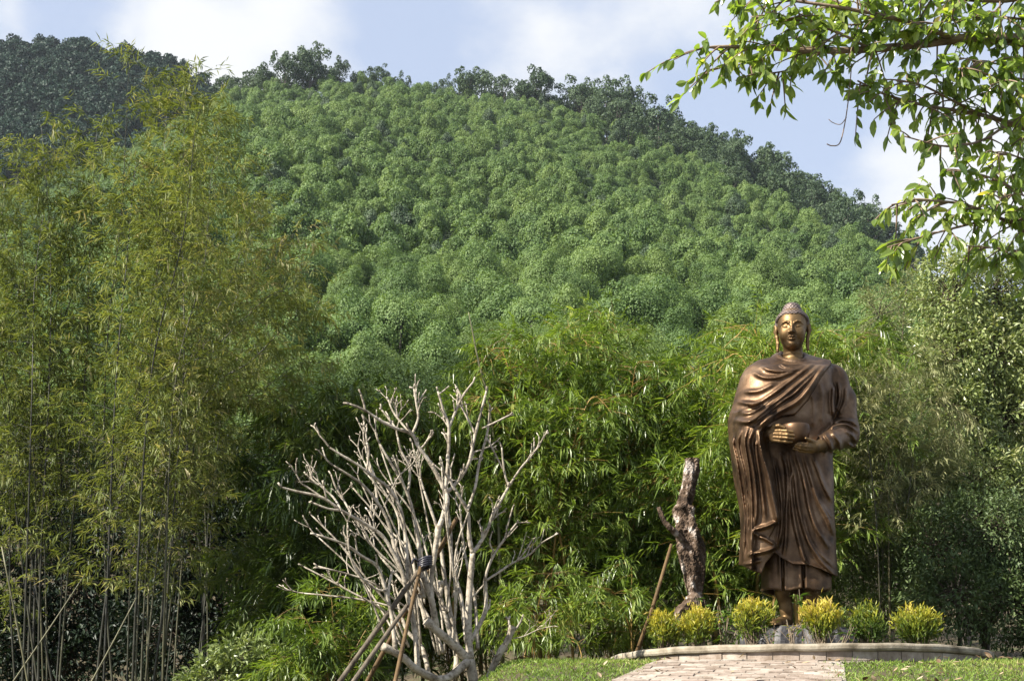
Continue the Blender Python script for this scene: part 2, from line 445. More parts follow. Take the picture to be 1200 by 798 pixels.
# ------------------------------------------------------------------ bronze statue
def smin(a, b, k):
    h = np.clip(0.5 + 0.5 * (b - a) / k, 0, 1)
    return b * (1 - h) + a * h - k * h * (1 - h)
def smax(a, b, k): return -smin(-a, -b, k)
class Grid:
    def __init__(s, lo, hi, h):
        s.lo = np.array(lo, float); s.h = h
        n = np.ceil((np.array(hi) - s.lo) / h).astype(int) + 1
        s.x, s.y, s.z = [a.astype(np.float32) for a in np.meshgrid(*[s.lo[i] + h * np.arange(n[i]) for i in range(3)], indexing='ij')]
    def caps(s, a, b, ra, rb=None):
        rb = ra if rb is None else rb
        a = np.asarray(a, np.float32); b = np.asarray(b, np.float32); ab = b - a
        t = ((s.x - a[0]) * ab[0] + (s.y - a[1]) * ab[1] + (s.z - a[2]) * ab[2]) / (float(ab.dot(ab)) + 1e-9)
        t = np.clip(t, 0, 1)
        return np.sqrt((s.x - a[0] - t * ab[0]) ** 2 + (s.y - a[1] - t * ab[1]) ** 2 + (s.z - a[2] - t * ab[2]) ** 2) - (ra + (rb - ra) * t)
    def chain(s, pts, rad, k=0.01):
        d = None
        for i in range(len(pts) - 1):
            c = s.caps(pts[i], pts[i + 1], rad[i], rad[i + 1])
            d = c if d is None else smin(d, c, k)
        return d
    def ell(s, c, r):
        r = np.asarray(r, float)
        q = np.sqrt(((s.x - c[0]) / r[0]) ** 2 + ((s.y - c[1]) / r[1]) ** 2 + ((s.z - c[2]) / r[2]) ** 2)
        return (q - 1) * float(r.min())
    def levels(s, tab, n=2.3):
        """tab: rows (z, xl, xr, yc, b) -> stacked superellipses"""
        t = np.array(sorted(tab)); zz = s.z[0, 0]
        xl, xr, yc, b = [np.interp(zz, t[:, 0], t[:, i]).astype(np.float32) for i in (1, 2, 3, 4)]
        a = (xr - xl) / 2; xc = (xr + xl) / 2
        q = ((np.abs(s.x - xc) / a) ** n + (np.abs(s.y - yc) / b) ** n) ** (1 / n)
        d = (q - 1) * np.minimum(a, b)
        d = np.maximum(d, np.maximum(t[0, 0] - s.z, s.z - t[-1, 0]))
        return d.astype(np.float32)
    def quads(s, d):
        g = vdb.FloatGrid(1.0)
        g.copyFromArray(np.ascontiguousarray(d, dtype=np.float32))
        v, q = g.convertToQuads(isovalue=0.0)
        return v.astype(np.float64) * s.h + s.lo, q[:, ::-1].astype(np.int64)

ST_Y = 13.0
ST_O = P(925, 735, ST_Y)
def sl_(px, py, dy=0.0): return P(px, py, ST_Y + dy) - ST_O      # photo pixel -> statue-local point, dy behind (+) / before (-) its axis

RIDGES = [  # traced crests of the cloth folds: photo pixels, width, height
 ([(909,417),(913,424),(920,429.5),(932,430.5),(944,427)],1.5,.02), ([(892,429),(902,433),(915,435),(932,433),(946,426)],1.5,.022),
 ([(884,437),(895,442),(910,442),(922,438),(934,434)],1.5,.02), ([(872,459),(887,458.5),(897,454.5),(908,449)],1.5,.013),
 ([(866,471),(885,473),(900,465),(915,454.5),(930,443),(945,431.5),(956,424)],1.5,.022),
 ([(862,493),(877,494),(890,486),(902,476),(917,465),(930,454),(942,444),(953,435),(963,427)],1.6,.025),
 ([(880,497),(900,483),(910,475),(920,467.5),(930,461.5),(942,450),(953,439),(964,428)],1.3,.020),
 ([(890,499),(902,489),(914,481.5),(930,473),(940,465),(950,452.5),(959,439),(969,427)],1.8,.030),
 ([(868,484),(880,483.5),(893,476),(905,467)],1.4,.010),
 ([(930,437),(942.5,430.5),(955,424.5),(966,423)],1.3,.016),
 ([(859,510),(858.5,521),(862.5,540),(866,562),(869,581),(872,604),(871.5,630),(869.5,660)],1.5,.022),
 ([(868,506),(864.5,517),(866.5,533),(872,555),(875,580),(876,604),(875,640)],1.2,.016),
 ([(876,503),(872.5,515),(874,530),(878,556),(880.7,590),(880.5,625),(879,648)],1.4,.024),
 ([(883,503),(877.5,517),(879.5,533),(883,552),(885.5,575),(886,600),(883,620)],1.4,.026),
 ([(890,507),(891.5,520),(895,536),(900,555),(905,580),(910,603),(911,611)],1.9,.032),
 ([(886,512),(886.5,530),(890,555),(894,585),(897,610)],1.3,.014),
 ([(911,611),(897,617),(885,620),(883.5,623.5),(888,628)],1.3,.024), ([(909,641),(896,646),(880,648.5),(880,651.5)],1.3,.022),
 ([(888,628),(898,631.5),(908,637.5)],1.1,.018), ([(869,661),(880,659.5),(892,656)],1.2,.012),
 ([(917,532),(922,550),(923,575),(921.5,600),(921,630),(918.5,653)],1.4,.024),
 ([(925,532),(929,552),(926,563),(927.5,586),(933,621),(942,653),(947,661)],1.4,.026),
 ([(932,530),(939,550),(944,570),(948,593),(956.5,618),(970,640)],1.5,.027),
 ([(942,533),(948,553),(954,573),(960,589),(970,607),(976,624)],1.4,.024),
 ([(952,534),(959,552),(966,570),(974,586)],1.4,.02),
 ([(930,545),(932,563),(936,595),(946,630),(962,657),(978,674)],1.5,.026),
 ([(909,540),(913,560),(916,590),(916,618),(912,640)],1.3,.02),
 ([(940,600),(948,628),(958,645),(976,664)],1.2,.014), ([(955,570),(963,590),(976,609)],1.1,.012),
 ([(908,647.5),(917,654),(930,661),(947,661.5),(963,667),(979,675)],1.1,.016),
 ([(977,452),(976,470),(977,487)],1.5,.02), ([(982.5,447),(984,465),(980,483)],1.5,.02), ([(992,453),(990,470),(982.5,487)],1.6,.022),
 ([(1005,499),(997,493.5),(985,492),(976,497)],1.4,.022), ([(1004,505),(993,497.5),(981,497.5),(973,502)],1.2,.018),
 ([(961,511.5),(965,520),(966,531)],1.5,.022), ([(966,508),(972,517),(975,529)],1.4,.02), ([(974,505),(983,517),(985,529)],1.4,.018),
 ([(994,520),(1000,524),(1004,522)],1.3,.014), ([(990,504),(999,510),(1003,518)],1.3,.010),
 ([(952,460),(954,480),(952,500)],1.4,.012), ([(961,448),(964,470),(962,495)],1.4,.010),
]
def px_map(x0, x1, y0, y1, s=4):
    return np.meshgrid(np.arange(x0, x1, 1 / s), np.arange(y0, y1, 1 / s), indexing='ij')
def seg_dist(X, Y, poly):
    d = np.full(X.shape, 1e9); tt = np.zeros(X.shape); n = len(poly) - 1
    for i in range(n):
        ax, ay = poly[i]; bx, by = poly[i + 1]; dx, dy = bx - ax, by - ay
        t = np.clip(((X - ax) * dx + (Y - ay) * dy) / (dx * dx + dy * dy + 1e-9), 0, 1)
        q = np.hypot(X - ax - t * dx, Y - ay - t * dy)
        m = q < d; d = np.where(m, q, d); tt = np.where(m, (i + t) / n, tt)
    return d, tt
def poly_mask(X, Y, poly, blur=4):
    ins = np.zeros(X.shape, bool); n = len(poly); j = n - 1
    for i in range(n):
        xi, yi = poly[i]; xj, yj = poly[j]
        c = ((yi > Y) != (yj > Y)) & (X < (xj - xi) * (Y - yi) / (yj - yi + 1e-12) + xi)
        ins ^= c; j = i
    m = ins.astype(float)
    for _ in range(blur):
        m = (m + np.roll(m, 1, 0) + np.roll(m, -1, 0) + np.roll(m, 1, 1) + np.roll(m, -1, 1)) / 5
    return m
HEM = [(855,664),(869,662),(880,668),(892,672.5),(897,660),(908,647.5),(917,654),(930,661),(947,661.5),(963,667),(979,675),(990,678)]

def statue():
    root = empty('bronze_statue', ST_O)
    tag(root, 'tall bronze robed figure holding a bowl, standing on the dark rock', 'statue')
    # --- shared materials
    def bronze(name, lo, mid, hi, rough, metal):
        m, nt, b, out = new_mat(name)
        n = noise(nt, 5.0, 8, 0.6); r = ramp(nt, [(0.34, lo), (0.52, mid), (0.70, hi)])
        nt.links.new(n.outputs['Fac'], r.inputs[0]); nt.links.new(r.outputs[0], b.inputs['Base Color'])
        b.inputs['Metallic'].default_value = metal
        n2 = noise(nt, 22, 5); mr = nt.nodes.new('ShaderNodeMapRange')
        mr.inputs['To Min'].default_value = rough - 0.1; mr.inputs['To Max'].default_value = rough + 0.14
        nt.links.new(n2.outputs['Fac'], mr.inputs[0]); nt.links.new(mr.outputs[0], b.inputs['Roughness'])
        n3 = noise(nt, 60, 4); bump_on(nt, b, n3.outputs['Fac'], 0.12, 0.01)
        return m
    robe_m = bronze('bronze_cloth', (.042, .026, .016), (.125, .076, .043), (.225, .150, .092), 0.46, 0.82)
    skin_m = bronze('bronze_skin', (.065, .039, .018), (.165, .104, .046), (.24, .158, .076), 0.48, 0.80)
    hair_m = bronze('bronze_hair', (.07, .05, .042), (.13, .10, .088), (.19, .155, .14), 0.5, 0.6)
    # --- fold map
    s = 4; x0, x1, y0, y1 = 846, 1016, 405, 700
    X, Y = px_map(x0, x1, y0, y1, s)
    fold = np.zeros(X.shape)
    for poly, w, h in RIDGES:
        q = catmull(poly, 4); d, t = seg_dist(X, Y, q)
        taper = np.clip(np.minimum(t, 1 - t) / 0.12, 0, 1) * 0.75 + 0.25
        asym = 1.0
        fold = np.maximum(fold, h * 1.5 * taper * np.exp(-0.5 * (d / (w * 1.2)) ** 2))
    upper = poly_mask(X, Y, [(846,405),(975,405),(974,426),(962,442),(947,468),(931,486),(916,488),(904,494),(895,501),(891,507),(890,520),(840,520)], 5)
    d1 = poly_mask(X, Y, [(846,480),(891,496),(891,520),(895,536),(901,552),(907,575),(912,600),(912,612),(897,618),(884,621.5),(883,640),(879,700),(846,700)], 5)
    d2 = poly_mask(X, Y, [(846,480),(880,490),(907,575),(911,611),(900,632),(909,638),(909,642),(896,647),(879,650),(879,700),(846,700)], 5)
    disp = fold + np.maximum(0.052 * np.maximum(upper, d1), 0.02 * d2) - 0.004
    rr = np.random.default_rng(3)
    def sample(img, px, py):
        fx = np.clip((px - x0) * s, 0, img.shape[0] - 2); fy = np.clip((py - y0) * s, 0, img.shape[1] - 2)
        i = fx.astype(int); j = fy.astype(int); u = fx - i; v = fy - j
        return img[i, j] * (1 - u) * (1 - v) + img[i + 1, j] * u * (1 - v) + img[i, j + 1] * (1 - u) * v + img[i + 1, j + 1] * u * v
    # --- outer robe
    G = Grid((-0.56, -0.62, 0.40), (0.66, 0.42, 2.62), 0.008)
    def tab(rows):
        o = []
        for py, xl, xr, yc, b in rows:
            a = sl_(xl, py); c = sl_(xr, py); o.append((a[2], a[0], c[0], yc, b))
        return o
    A = G.levels(tab([(410,914,946,.06,.11),(414,912,948,.05,.13),(419,905,955,.04,.16),(424,893,966,.03,.19),(429,888,973,.02,.215),(434,882,976,0,.225),(445,875.5,975,-.03,.265),
        (468,870,974.5,-.05,.285),(500,866,974.5,-.05,.29),(517,863,973,-.05,.28),(540,864.5,974.5,-.05,.28),(566,867,975.5,-.05,.285),(598,873,976,-.05,.29),(621,874.5,977,-.05,.295),
        (661,872.5,979,-.05,.30),(690,874,981,-.05,.30)]), 2.35)
    armL = G.chain([sl_(887, 448, 0.0), sl_(877, 497, -.06), sl_(887, 508, -.40)], [.085, .125, .105], .05)
    D = G.levels(tab([(497,864,886,-.20,.20),(508,861.5,889.5,-.22,.235),(520,861,889.5,-.235,.235),(536,862.5,894,-.235,.23),(555,865,900,-.23,.22),(585,871,907,-.22,.20),(612,874,911,-.215,.19),(635,874,909,-.21,.185),(661,872,900,-.20,.18),(690,872,898,-.20,.18)]), 2.6)
    armR = G.chain([sl_(960, 436, 0.03), sl_(977, 445, 0.03), sl_(986.5, 470, 0.02), sl_(991, 508, -.05), sl_(966, 519, -.42)], [.095, .125, .122, .128, .082], .05)
    d = smin(A, armL, .10); d = smin(d, D, .045); d = smin(d, armR, .022)
    px, py = PROJ(ST_O[0] + G.x, ST_O[1] + G.y, ST_O[2] + G.z)
    fw = smoothstep(0.10, -0.12, G.y)
    env = d.copy()
    d = d - (sample(disp, px, py) * fw).astype(np.float32)
    # the back: long soft vertical folds
    d = d - (0.012 * np.sin(G.x * 34 + 2 * np.sin(G.z * 2.0)) * (1 - fw)).astype(np.float32)
    hx = np.array(HEM); cut = (py - np.interp(px, hx[:, 0], hx[:, 1])) / 128.0
    d = smax(d, cut.astype(np.float32), .012)
    hollow = np.maximum(env + 0.035, (np.interp(px, hx[:, 0], hx[:, 1]) - 28 - py) / 128.0)
    d = np.maximum(d, -hollow)
    # neck opening
    z0 = sl_(929, 425.5, -.15)[2]; z1 = sl_(929, 414, .06)[2]
    d = smax(d, (G.z - (z0 + (z1 - z0) * np.clip((G.y + .15) / .21, -.3, 1.3))) * .8, .02)
    for q_, (zz, ra, rb, rt) in enumerate(((.022, .130, .137, .027), (-.004, .172, .174, .027), (-.040, .215, .212, .025))):
        ang = np.linspace(0, 2 * math.pi, 25); cx_ = sl_(929, 420, 0)
        ring = [(cx_[0] + ra * math.cos(t), .02 + rb * math.sin(t), z0 + zz + (z1 - z0) * ((rb * math.sin(t) + .13) / .25)) for t in ang]
        d = smin(d, G.chain(ring, [rt] * 25, .002), .018)
    nk = G.caps(sl_(928.5, 405, .03), sl_(929, 426, .02), .098, .100)
    d = smax(d, -nk, .02)
    v, q = G.quads(d.astype(np.float32)); mb = MB(); mb.add(v + ST_O, q)
    mb.obj('outer_robe', robe_m, root, True)
    # --- inner skirt
    G = Grid((-0.34, -0.42, 0.28), (0.46, 0.32, 0.86), 0.008)
    A = G.levels(tab([(630,890,970,-.04,.25),(660,891,972,-.04,.25),(678,892,972.5,-.04,.25),(700,891.5,971.5,-.04,.25)]), 2.5)
    px, py = PROJ(ST_O[0] + G.x, ST_O[1] + G.y, ST_O[2] + G.z)
    for gx, ww, hh in ((917.5, .9, -.035), (920, 1.5, .012), (914.5, 1.5, .010), (941.5, 1.0, -.04), (945, 1.6, .012), (938.5, 1.5, .012), (903, 5, .01), (930, 4, .008), (958, 6, .012)):
        A = A - (hh * np.exp(-0.5 * ((px - gx - (py - 675) * .02) / ww) ** 2) * (G.y < 0)).astype(np.float32)
    bz = sl_(930, 690.5, -.29)[2]
    A = smax(A, bz + 0.012 * np.sin(G.x * 22) - G.z, .012)
    A = np.maximum(A, -np.maximum(G.levels(tab([(660,894,969,-.04,.225),(740,894,969,-.04,.225)]), 2.5), G.z - bz - .10))
    v, q = G.quads(A.astype(np.float32)); mb = MB(); mb.add(v + ST_O, q)
    mb.obj('inner_robe', robe_m, root, True)

    # --- body: head and neck, hands, legs and feet (one mesh)
    body = MB()
    Hc = sl_(928.5, 386, -.02); yaw = math.radians(-13); tilt = math.radians(3)
    Rz = np.array([[math.cos(yaw), -math.sin(yaw), 0], [math.sin(yaw), math.cos(yaw), 0], [0, 0, 1]])
    Rx = np.array([[1, 0, 0], [0, math.cos(tilt), -math.sin(tilt)], [0, math.sin(tilt), math.cos(tilt)]])
    Rh = Rz @ Rx
    G = Grid((-.21, -.25, -.40), (.21, .24, .26), 0.0034)
    skull = G.ell((0, .015, .055), (.138, .168, .155))
    face = G.ell((0, -.045, -.045), (.121, .128, .168))
    d = smin(skull, face, .04)
    d = smin(d, G.ell((0, -.118, -.165), (.045, .045, .040)), .035)
    for sx in (-1, 1):
        d = smin(d, G.ell((sx * .062, -.105, -.06), (.048, .05, .055)), .03)          # cheeks
        d = smax(d, -G.ell((sx * .055, -.188, .008), (.034, .030, .018)), .018)        # sockets
        d = smin(d, G.ell((sx * .053, -.128, -.004), (.033, .030, .023)), .006)        # lids
        lid = G.chain([(sx * .024, -.148, -.010), (sx * .040, -.158, -.017), (sx * .060, -.157, -.019), (sx * .086, -.137, -.008)], [.002, .0042, .0042, .002], .003)
        d = smax(d, -lid, .004)
        up = G.chain([(sx * .024, -.155, .006), (sx * .045, -.158, .020), (sx * .068, -.150, .019), (sx * .090, -.130, .004)], [.003, .004, .004, .003], .003)
        d = smax(d, -up, .005)
        br = G.chain([(sx * .012, -.170, .004), (sx * .024, -.166, .026), (sx * .050, -.161, .040), (sx * .078, -.145, .036), (sx * .104, -.112, .014)], [.007, .008, .008, .007, .004], .006)
        d = smin(d, br, .008)
    nose = G.chain([(0, -.162, .028), (0, -.180, -.025), (0, -.196, -.060)], [.010, .013, .0185], .01)
    d = smin(d, nose, .012)
    for sx in (-1, 1):
        d = smin(d, G.ell((sx * .021, -.172, -.064), (.011, .016, .010)), .008)
        d = smax(d, -G.ell((sx * .011, -.186, -.078), (.006, .008, .004)), .003)
        d = smin(d, G.chain([(0, -.1755, -.1045), (sx * .012, -.175, -.1030), (sx * .032, -.158, -.1085), (sx * .044, -.142, -.1075)], [.0085, .009, .007, .004], .005), .006)
        d = smin(d, G.chain([(0, -.170, -.1275), (sx * .018, -.165, -.1265), (sx * .036, -.150, -.1175)], [.0105, .010, .006], .005), .006)
        d = smax(d, -G.chain([(0, -.183, -.1150), (sx * .02, -.178, -.1150), (sx * .044, -.153, -.1110)], [.0022, .0025, .002], .002), .003)
    d = smax(d, -G.chain([(0, -.19, -.084), (0, -.188, -.095)], [.006, .006]), .006)
    d = smax(d, -G.chain([(-.025, -.172, -.146), (.025, -.172, -.146)], [.008, .008]), .015)
    neck = G.caps((0, .03, -.12), (0, .035, -.42), .088, .100)
    for zz in (-.235, -.275): neck = neck - .004 * np.exp(-((G.z - zz) / .012) ** 2)
    d = smin(d, neck, .03)
    for sx in (-1, 1):
        ear = G.chain([(sx * .128, -.004, .030), (sx * .152, .012, .034), (sx * .156, .016, -.015), (sx * .142, .004, -.07), (sx * .136, -.008, -.13), (sx * .139, -.010, -.20)], [.016, .017, .018, .017, .016, .014], .01)
        ear = smax(ear, -G.chain([(sx * .166, -.006, .02), (sx * .164, -.008, -.030)], [.008, .007]), .006)
        ear = smax(ear, -G.chain([(sx * .140, -.026, -.10), (sx * .143, -.026, -.170)], [.005, .005]), .006)
        d = smin(d, ear, .008); d = smin(d, G.ell((sx * .148, .018, -.004), (.018, .036, .052)), .008)
    v, q = G.quads(d.astype(np.float32)); body.add(v @ Rh.T + Hc + ST_O, q)
    # hair
    hb = MB()
    G = Grid((-.18, -.20, -.05), (.18, .24, .31), 0.0034)
    h = G.ell((0, .020, .060), (.154, .182, .130))
    h = smin(h, G.ell((0, .02, .190), (.078, .082, .070)), .035)
    th = np.arctan2(G.x, -(G.y - .02)); el = np.arctan2(G.z - .04, np.hypot(G.x, G.y - .02))
    row = np.floor(el / .095); ph = th * 32 * np.maximum(np.cos(el), .15) / 2 + row * math.pi / 2
    b = np.abs(np.cos(ph)) * np.abs(np.sin(math.pi * el / .095))
    h = h - .008 * np.sqrt(b) * smoothstep(1.38, 1.15, el)
    line = .112 - np.clip(G.y + .12, 0, 1) * 0.82 + .022 * (np.abs(G.x) / .13) ** 2 * (G.y < -.02)
    h = smax(h, (line - G.z) * .8, .012)
    v, q = G.quads(h.astype(np.float32)); hb.add(v @ Rh.T + Hc + ST_O, q)
    # hands
    def pts(lst): return [sl_(*p) for p in lst]
    lo = sl_(888, 534, -.72); hi = sl_(932, 490, -.28)
    G = Grid((lo[0], -.70, lo[2] - .02), (hi[0], -.26, hi[2] + .06), 0.004)
    d = G.chain(pts([(891, 510, -.34), (898, 508, -.44), (903, 508.5, -.50)]), [.070, .062, .058], .02)
    d = smin(d, G.caps(sl_(906, 505.5, -.53), sl_(906.5, 514.5, -.53), .034, .032), .03)
    for line in ([(906,505,-.545),(914,504.6,-.60),(922,505,-.635),(929,505.8,-.645)], [(907,508.6,-.55),(915,508.8,-.615),(923,509.3,-.645),(930,510,-.65)],
                 [(907,512.4,-.55),(915,512.8,-.61),(923,513.2,-.635),(929.5,513.8,-.64)], [(906.5,515.8,-.54),(914,516.6,-.59),(921,517.2,-.61),(927.5,517.8,-.62)]):
        d = smin(d, G.chain(pts(line), [.0185, .0165, .0155, .012], .008), .006)
    d = smin(d, G.chain(pts([(901,504,-.50),(906.5,499.8,-.55),(913,498.8,-.59),(920,501.2,-.61)]), [.026, .021, .017, .012], .01), .012)
    v, q = G.quads(d.astype(np.float32)); body.add(v + ST_O, q)
    lo = sl_(926, 536, -.70); hi = sl_(974, 508, -.28)
    G = Grid((lo[0], -.68, lo[2] - .02), (hi[0], -.28, hi[2] + .06), 0.004)
    d = G.chain(pts([(971, 519, -.40), (961, 522, -.48), (955, 524, -.52)]), [.062, .055, .050], .02)
    d = smin(d, G.caps(sl_(953, 521.5, -.53), sl_(952, 527.5, -.53), .030, .028), .03)
    for line in ([(953,521.5,-.545),(946,520.6,-.58),(940,520,-.60),(935,519.6,-.61)], [(952.5,524,-.55),(944,523.4,-.59),(938,522.3,-.605),(932.5,521.2,-.605)],
                 [(952,526.6,-.545),(944,526.5,-.58),(937.5,525,-.595),(931.5,523.4,-.595)], [(951,529,-.53),(943,529.2,-.56),(936.5,527.8,-.57),(930,525.6,-.57)]):
        d = smin(d, G.chain(pts(line), [.0175, .0155, .0145, .011], .008), .006)
    d = smin(d, G.chain(pts([(958,520,-.51),(953,517.6,-.55),(949,515.8,-.585),(944.5,513.6,-.61)]), [.024, .020, .017, .012], .01), .012)
    v, q = G.quads(d.astype(np.float32)); body.add(v + ST_O, q)
    # legs and feet
    for leg, foot, toes in (([(917.5,670,.02),(918.5,694,.02),(921.5,714,.02),(922.5,727,.02)], [(922,729,.03),(916,729,-.10),(906,735,-.25)], (-.42, -1)),
                            ([(952,670,.0),(950.5,694,0),(949,712,0),(949,727,.0)], [(949,729,.03),(949,730,-.12),(949.5,735.5,-.28)], (0.05, -1))):
        L_ = pts(leg); Fp = pts(foot)
        G = Grid(np.minimum(np.min(L_, 0), np.min(Fp, 0)) - [.16, .14, .05], np.maximum(np.max(L_, 0), np.max(Fp, 0)) + [.14, .14, .05], .0055)
        d = G.chain(L_, [.088, .078, .056, .052], .03)
        f = G.chain([Fp[0] + [0, .02, -.01], Fp[1] + [0, 0, -.005], Fp[2] + [0, 0, .03]], [.055, .054, .038], .03)
        fd = unit(np.array([Fp[2][0] - Fp[0][0], Fp[2][1] - Fp[0][1], 0])); fs = np.array([-fd[1], fd[0], 0])
        f = smin(f, G.ell(Fp[2] - fd * .03 + [0, 0, .028], (.068, .068, .036)), .03)
        for k in range(5):
            o = (k - 2) * .026; ln = (.075, .07, .062, .055, .045)[k if foot[2][0] < 925 else 4 - k]
            a_ = Fp[2] + fs * o + fd * .02 + np.array([0, 0, .028])
            f = smin(f, G.caps(a_, a_ + fd * ln - np.array([0, 0, .008]), .016, .014), .006)
        d = smin(d, f, .03); d = smax(d, -.004 - G.z, .004)
        v, q = G.quads(d.astype(np.float32)); body.add(v + ST_O, q)
    # trunk under the robe: joins head, hands and legs into one figure
    G = Grid((-.36, -.30, .25), (.50, .25, 2.5), .02)
    d = G.chain([sl_(928, 418, .02), sl_(926, 470, -.02), sl_(928, 560, -.03), sl_(932, 620, -.02)], [.10, .17, .17, .15], .05)
    d = smin(d, G.chain([sl_(924, 600, 0), sl_(919, 690, .02)], [.10, .07]), .03); d = smin(d, G.chain([sl_(942, 600, 0), sl_(950, 690, 0)], [.10, .07]), .03)
    v, q = G.quads(d.astype(np.float32)); body.add(v + ST_O, q)
    for arm in ([(890,445,0),(882,495,-.05),(892,509,-.36)], [(970,445,.02),(989,508,-.05),(969,519,-.41)]):
        tube(body, np.array(pts(arm)) + ST_O, [.07, .065, .05], 8)
    body.obj('body', skin_m, root, True)
    hb.obj('hair', hair_m, root, True)
    # bowl
    bc = sl_(932, 505, -.475); top = sl_(932, 498, -.475)[2]; bot = sl_(932, 522, -.475)[2]; Hh = top - bot
    prof = [(.0, 0), (.05, .0), (.085, .10), (.112, .30), (.126, .55), (.130, .75), (.127, .90), (.120, .985), (.116, 1.0), (.110, .985), (.114, .9), (.116, .7), (.11, .4), (.07, .2), (0, .15)]
    pr = catmull(prof, 3); ns = 64; a = np.arange(ns) * 2 * math.pi / ns
    V = np.stack([bc[0] + pr[:, 0][:, None] * np.cos(a), bc[1] + pr[:, 0][:, None] * np.sin(a), bot + Hh * pr[:, 1][:, None] * np.ones(ns)], -1).reshape(-1, 3)
    i = np.arange(len(pr) - 1)[:, None] * ns; j = np.arange(ns); k = (j + 1) % ns
    mb = MB(); mb.add(V + ST_O, np.stack([i + j, i + k, i + ns + k, i + ns + j], -1).reshape(-1, 4))
    mb.obj('alms_bowl', bronze('bronze_bowl', (.05, .028, .016), (.11, .064, .035), (.17, .105, .058), .42, .82), root, True)
    return root
statue()
print('statue', time.time() - T0)
# ------------------------------------------------------------------ the wood on the hill
def crown_faces(n, rg, R=2.4, H=2.2, lobes=11, lr=(.30, .48), size=.5, spread=.6, low=-.35, reach=(.45, .80)):
    """leaf clumps on the surface of uneven lobes: centres, normals, sizes, tints, relative to the crown's centre"""
    C, N, T = [], [], []
    cen = rand_dirs(lobes, rg); cen[:, 2] = np.where(cen[:, 2] < low, -cen[:, 2], cen[:, 2])
    cen = cen * rg.uniform(reach[0], reach[1], (lobes, 1)); cen[0] = (0, 0, .2)
    rad = rg.uniform(lr[0], lr[1], lobes); rad[0] = .55
    p = rad ** 2 / (rad ** 2).sum(); cnt = np.maximum(1, (p * n).astype(int))
    for k in range(lobes):
        d = rand_dirs(cnt[k], rg); d[:, 2] = np.where((d[:, 2] < -.3) & (rg.random(cnt[k]) < .6), -d[:, 2], d[:, 2])
        r = rad[k] * (1 + rg.normal(0, .10, (cnt[k], 1)))
        C.append(cen[k] + d * r); N.append(unit(d + spread * rg.standard_normal(d.shape)))
        T.append(np.full(cnt[k], .5 + rg.normal(0, .08)))
    C = np.concatenate(C) * [R, R, H]; N = np.concatenate(N); T = np.concatenate(T) + rg.normal(0, .12, len(N))
    return C, N, size * rg.uniform(.6, 1.25, len(N)), T
def clump_quads(mb, C, N, S, T, rg):
    n = len(C); a = unit(np.cross(N, rand_dirs(n, rg))); b = np.cross(N, a)
    S = S[:, None]; k = rg.uniform(.55, .9, (n, 1))
    V = np.stack([C - a * S, C - b * S * k + N * S * .15, C + a * S, C + b * S * k - N * S * .15], 1) * 1.0
    i = np.arange(n)[:, None] * 4
    mb.add(V.reshape(-1, 3), [i + [0, 1, 2, 3]], np.repeat(T, 4))

acacia_m = leaf_mat('acacia_leaves', [(0, (.042, .080, .028)), (.35, (.086, .148, .046)), (.65, (.136, .208, .064)), (1, (.198, .275, .090))], .3, .6, .25, vary=.36)
fresh_m = leaf_mat('fresh_leaves', [(0, (.064, .106, .034)), (.5, (.136, .205, .062)), (1, (.212, .285, .094))], .32, .6, .25, vary=.35)
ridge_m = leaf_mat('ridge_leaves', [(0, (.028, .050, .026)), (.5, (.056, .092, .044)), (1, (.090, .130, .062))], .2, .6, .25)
cloud_shade_m = leaf_mat('cloud_shaded_leaves', [(0, (.005, .017, .010)), (.5, (.011, .034, .019)), (1, (.022, .054, .029))], .1, .6, .2)  # cloud shadow over the far hill, painted as near-black leaf colour
pale_m = leaf_mat('pale_leaves', [(0, (.06, .09, .045)), (.5, (.10, .14, .07)), (1, (.15, .19, .10))], .3, .55, .3)
bark_far = noise_mat('far_bark', 3, [(.3, (.05, .042, .035)), (.7, (.11, .095, .08))], .95)

def tree_proto(n, rg, h, R, H, lobes, size, mat, name, lr=(.30, .48), cz=.62, spread=.6, reach=(.45, .80)):
    mb = MB(); C, N, S, T = crown_faces(n, rg, R, H, lobes, lr, size, spread, reach=reach)
    C = C + [0, 0, h * cz]; clump_quads(mb, C, N, S, T, rg)
    me = mb.mesh(name + '_crown', mat)
    tk = MB(); tube(tk, [(0, 0, -.6), (.05 * R, 0, h * .25), (0, .04 * R, h * .5), (0, 0, h * .8)], [.035 * h * .5, .028 * h * .5, .022 * h * .5, .01 * h], 5)
    for q in range(4):
        a = rg.uniform(0, 6.28); e = np.array([math.cos(a) * R * .6, math.sin(a) * R * .6, h * cz + rg.uniform(-.2, .4) * H])
        tube(tk, [(0, 0, h * .35), e * [.4, .4, 1] * np.array([1, 1, .8]), e], [.012 * h, .008 * h, .004 * h], 4)
    return me, tk.mesh(name + '_trunk', bark_far), C, N, S, T
def place_tree(name, protos, k, p, s, rz, label, group, cat='tree'):
    r = bpy.data.objects.new(name, None); r.location = tuple(p); r.scale = (s[0], s[0], s[1]); r.rotation_euler = (0, 0, rz)
    COL.objects.link(r); tag(r, label, cat, group)
    for nm, me in (('crown', protos[k][0]), ('trunk', protos[k][1])):
        o = bpy.data.objects.new(nm, me); COL.objects.link(o); o.parent = r
    return r

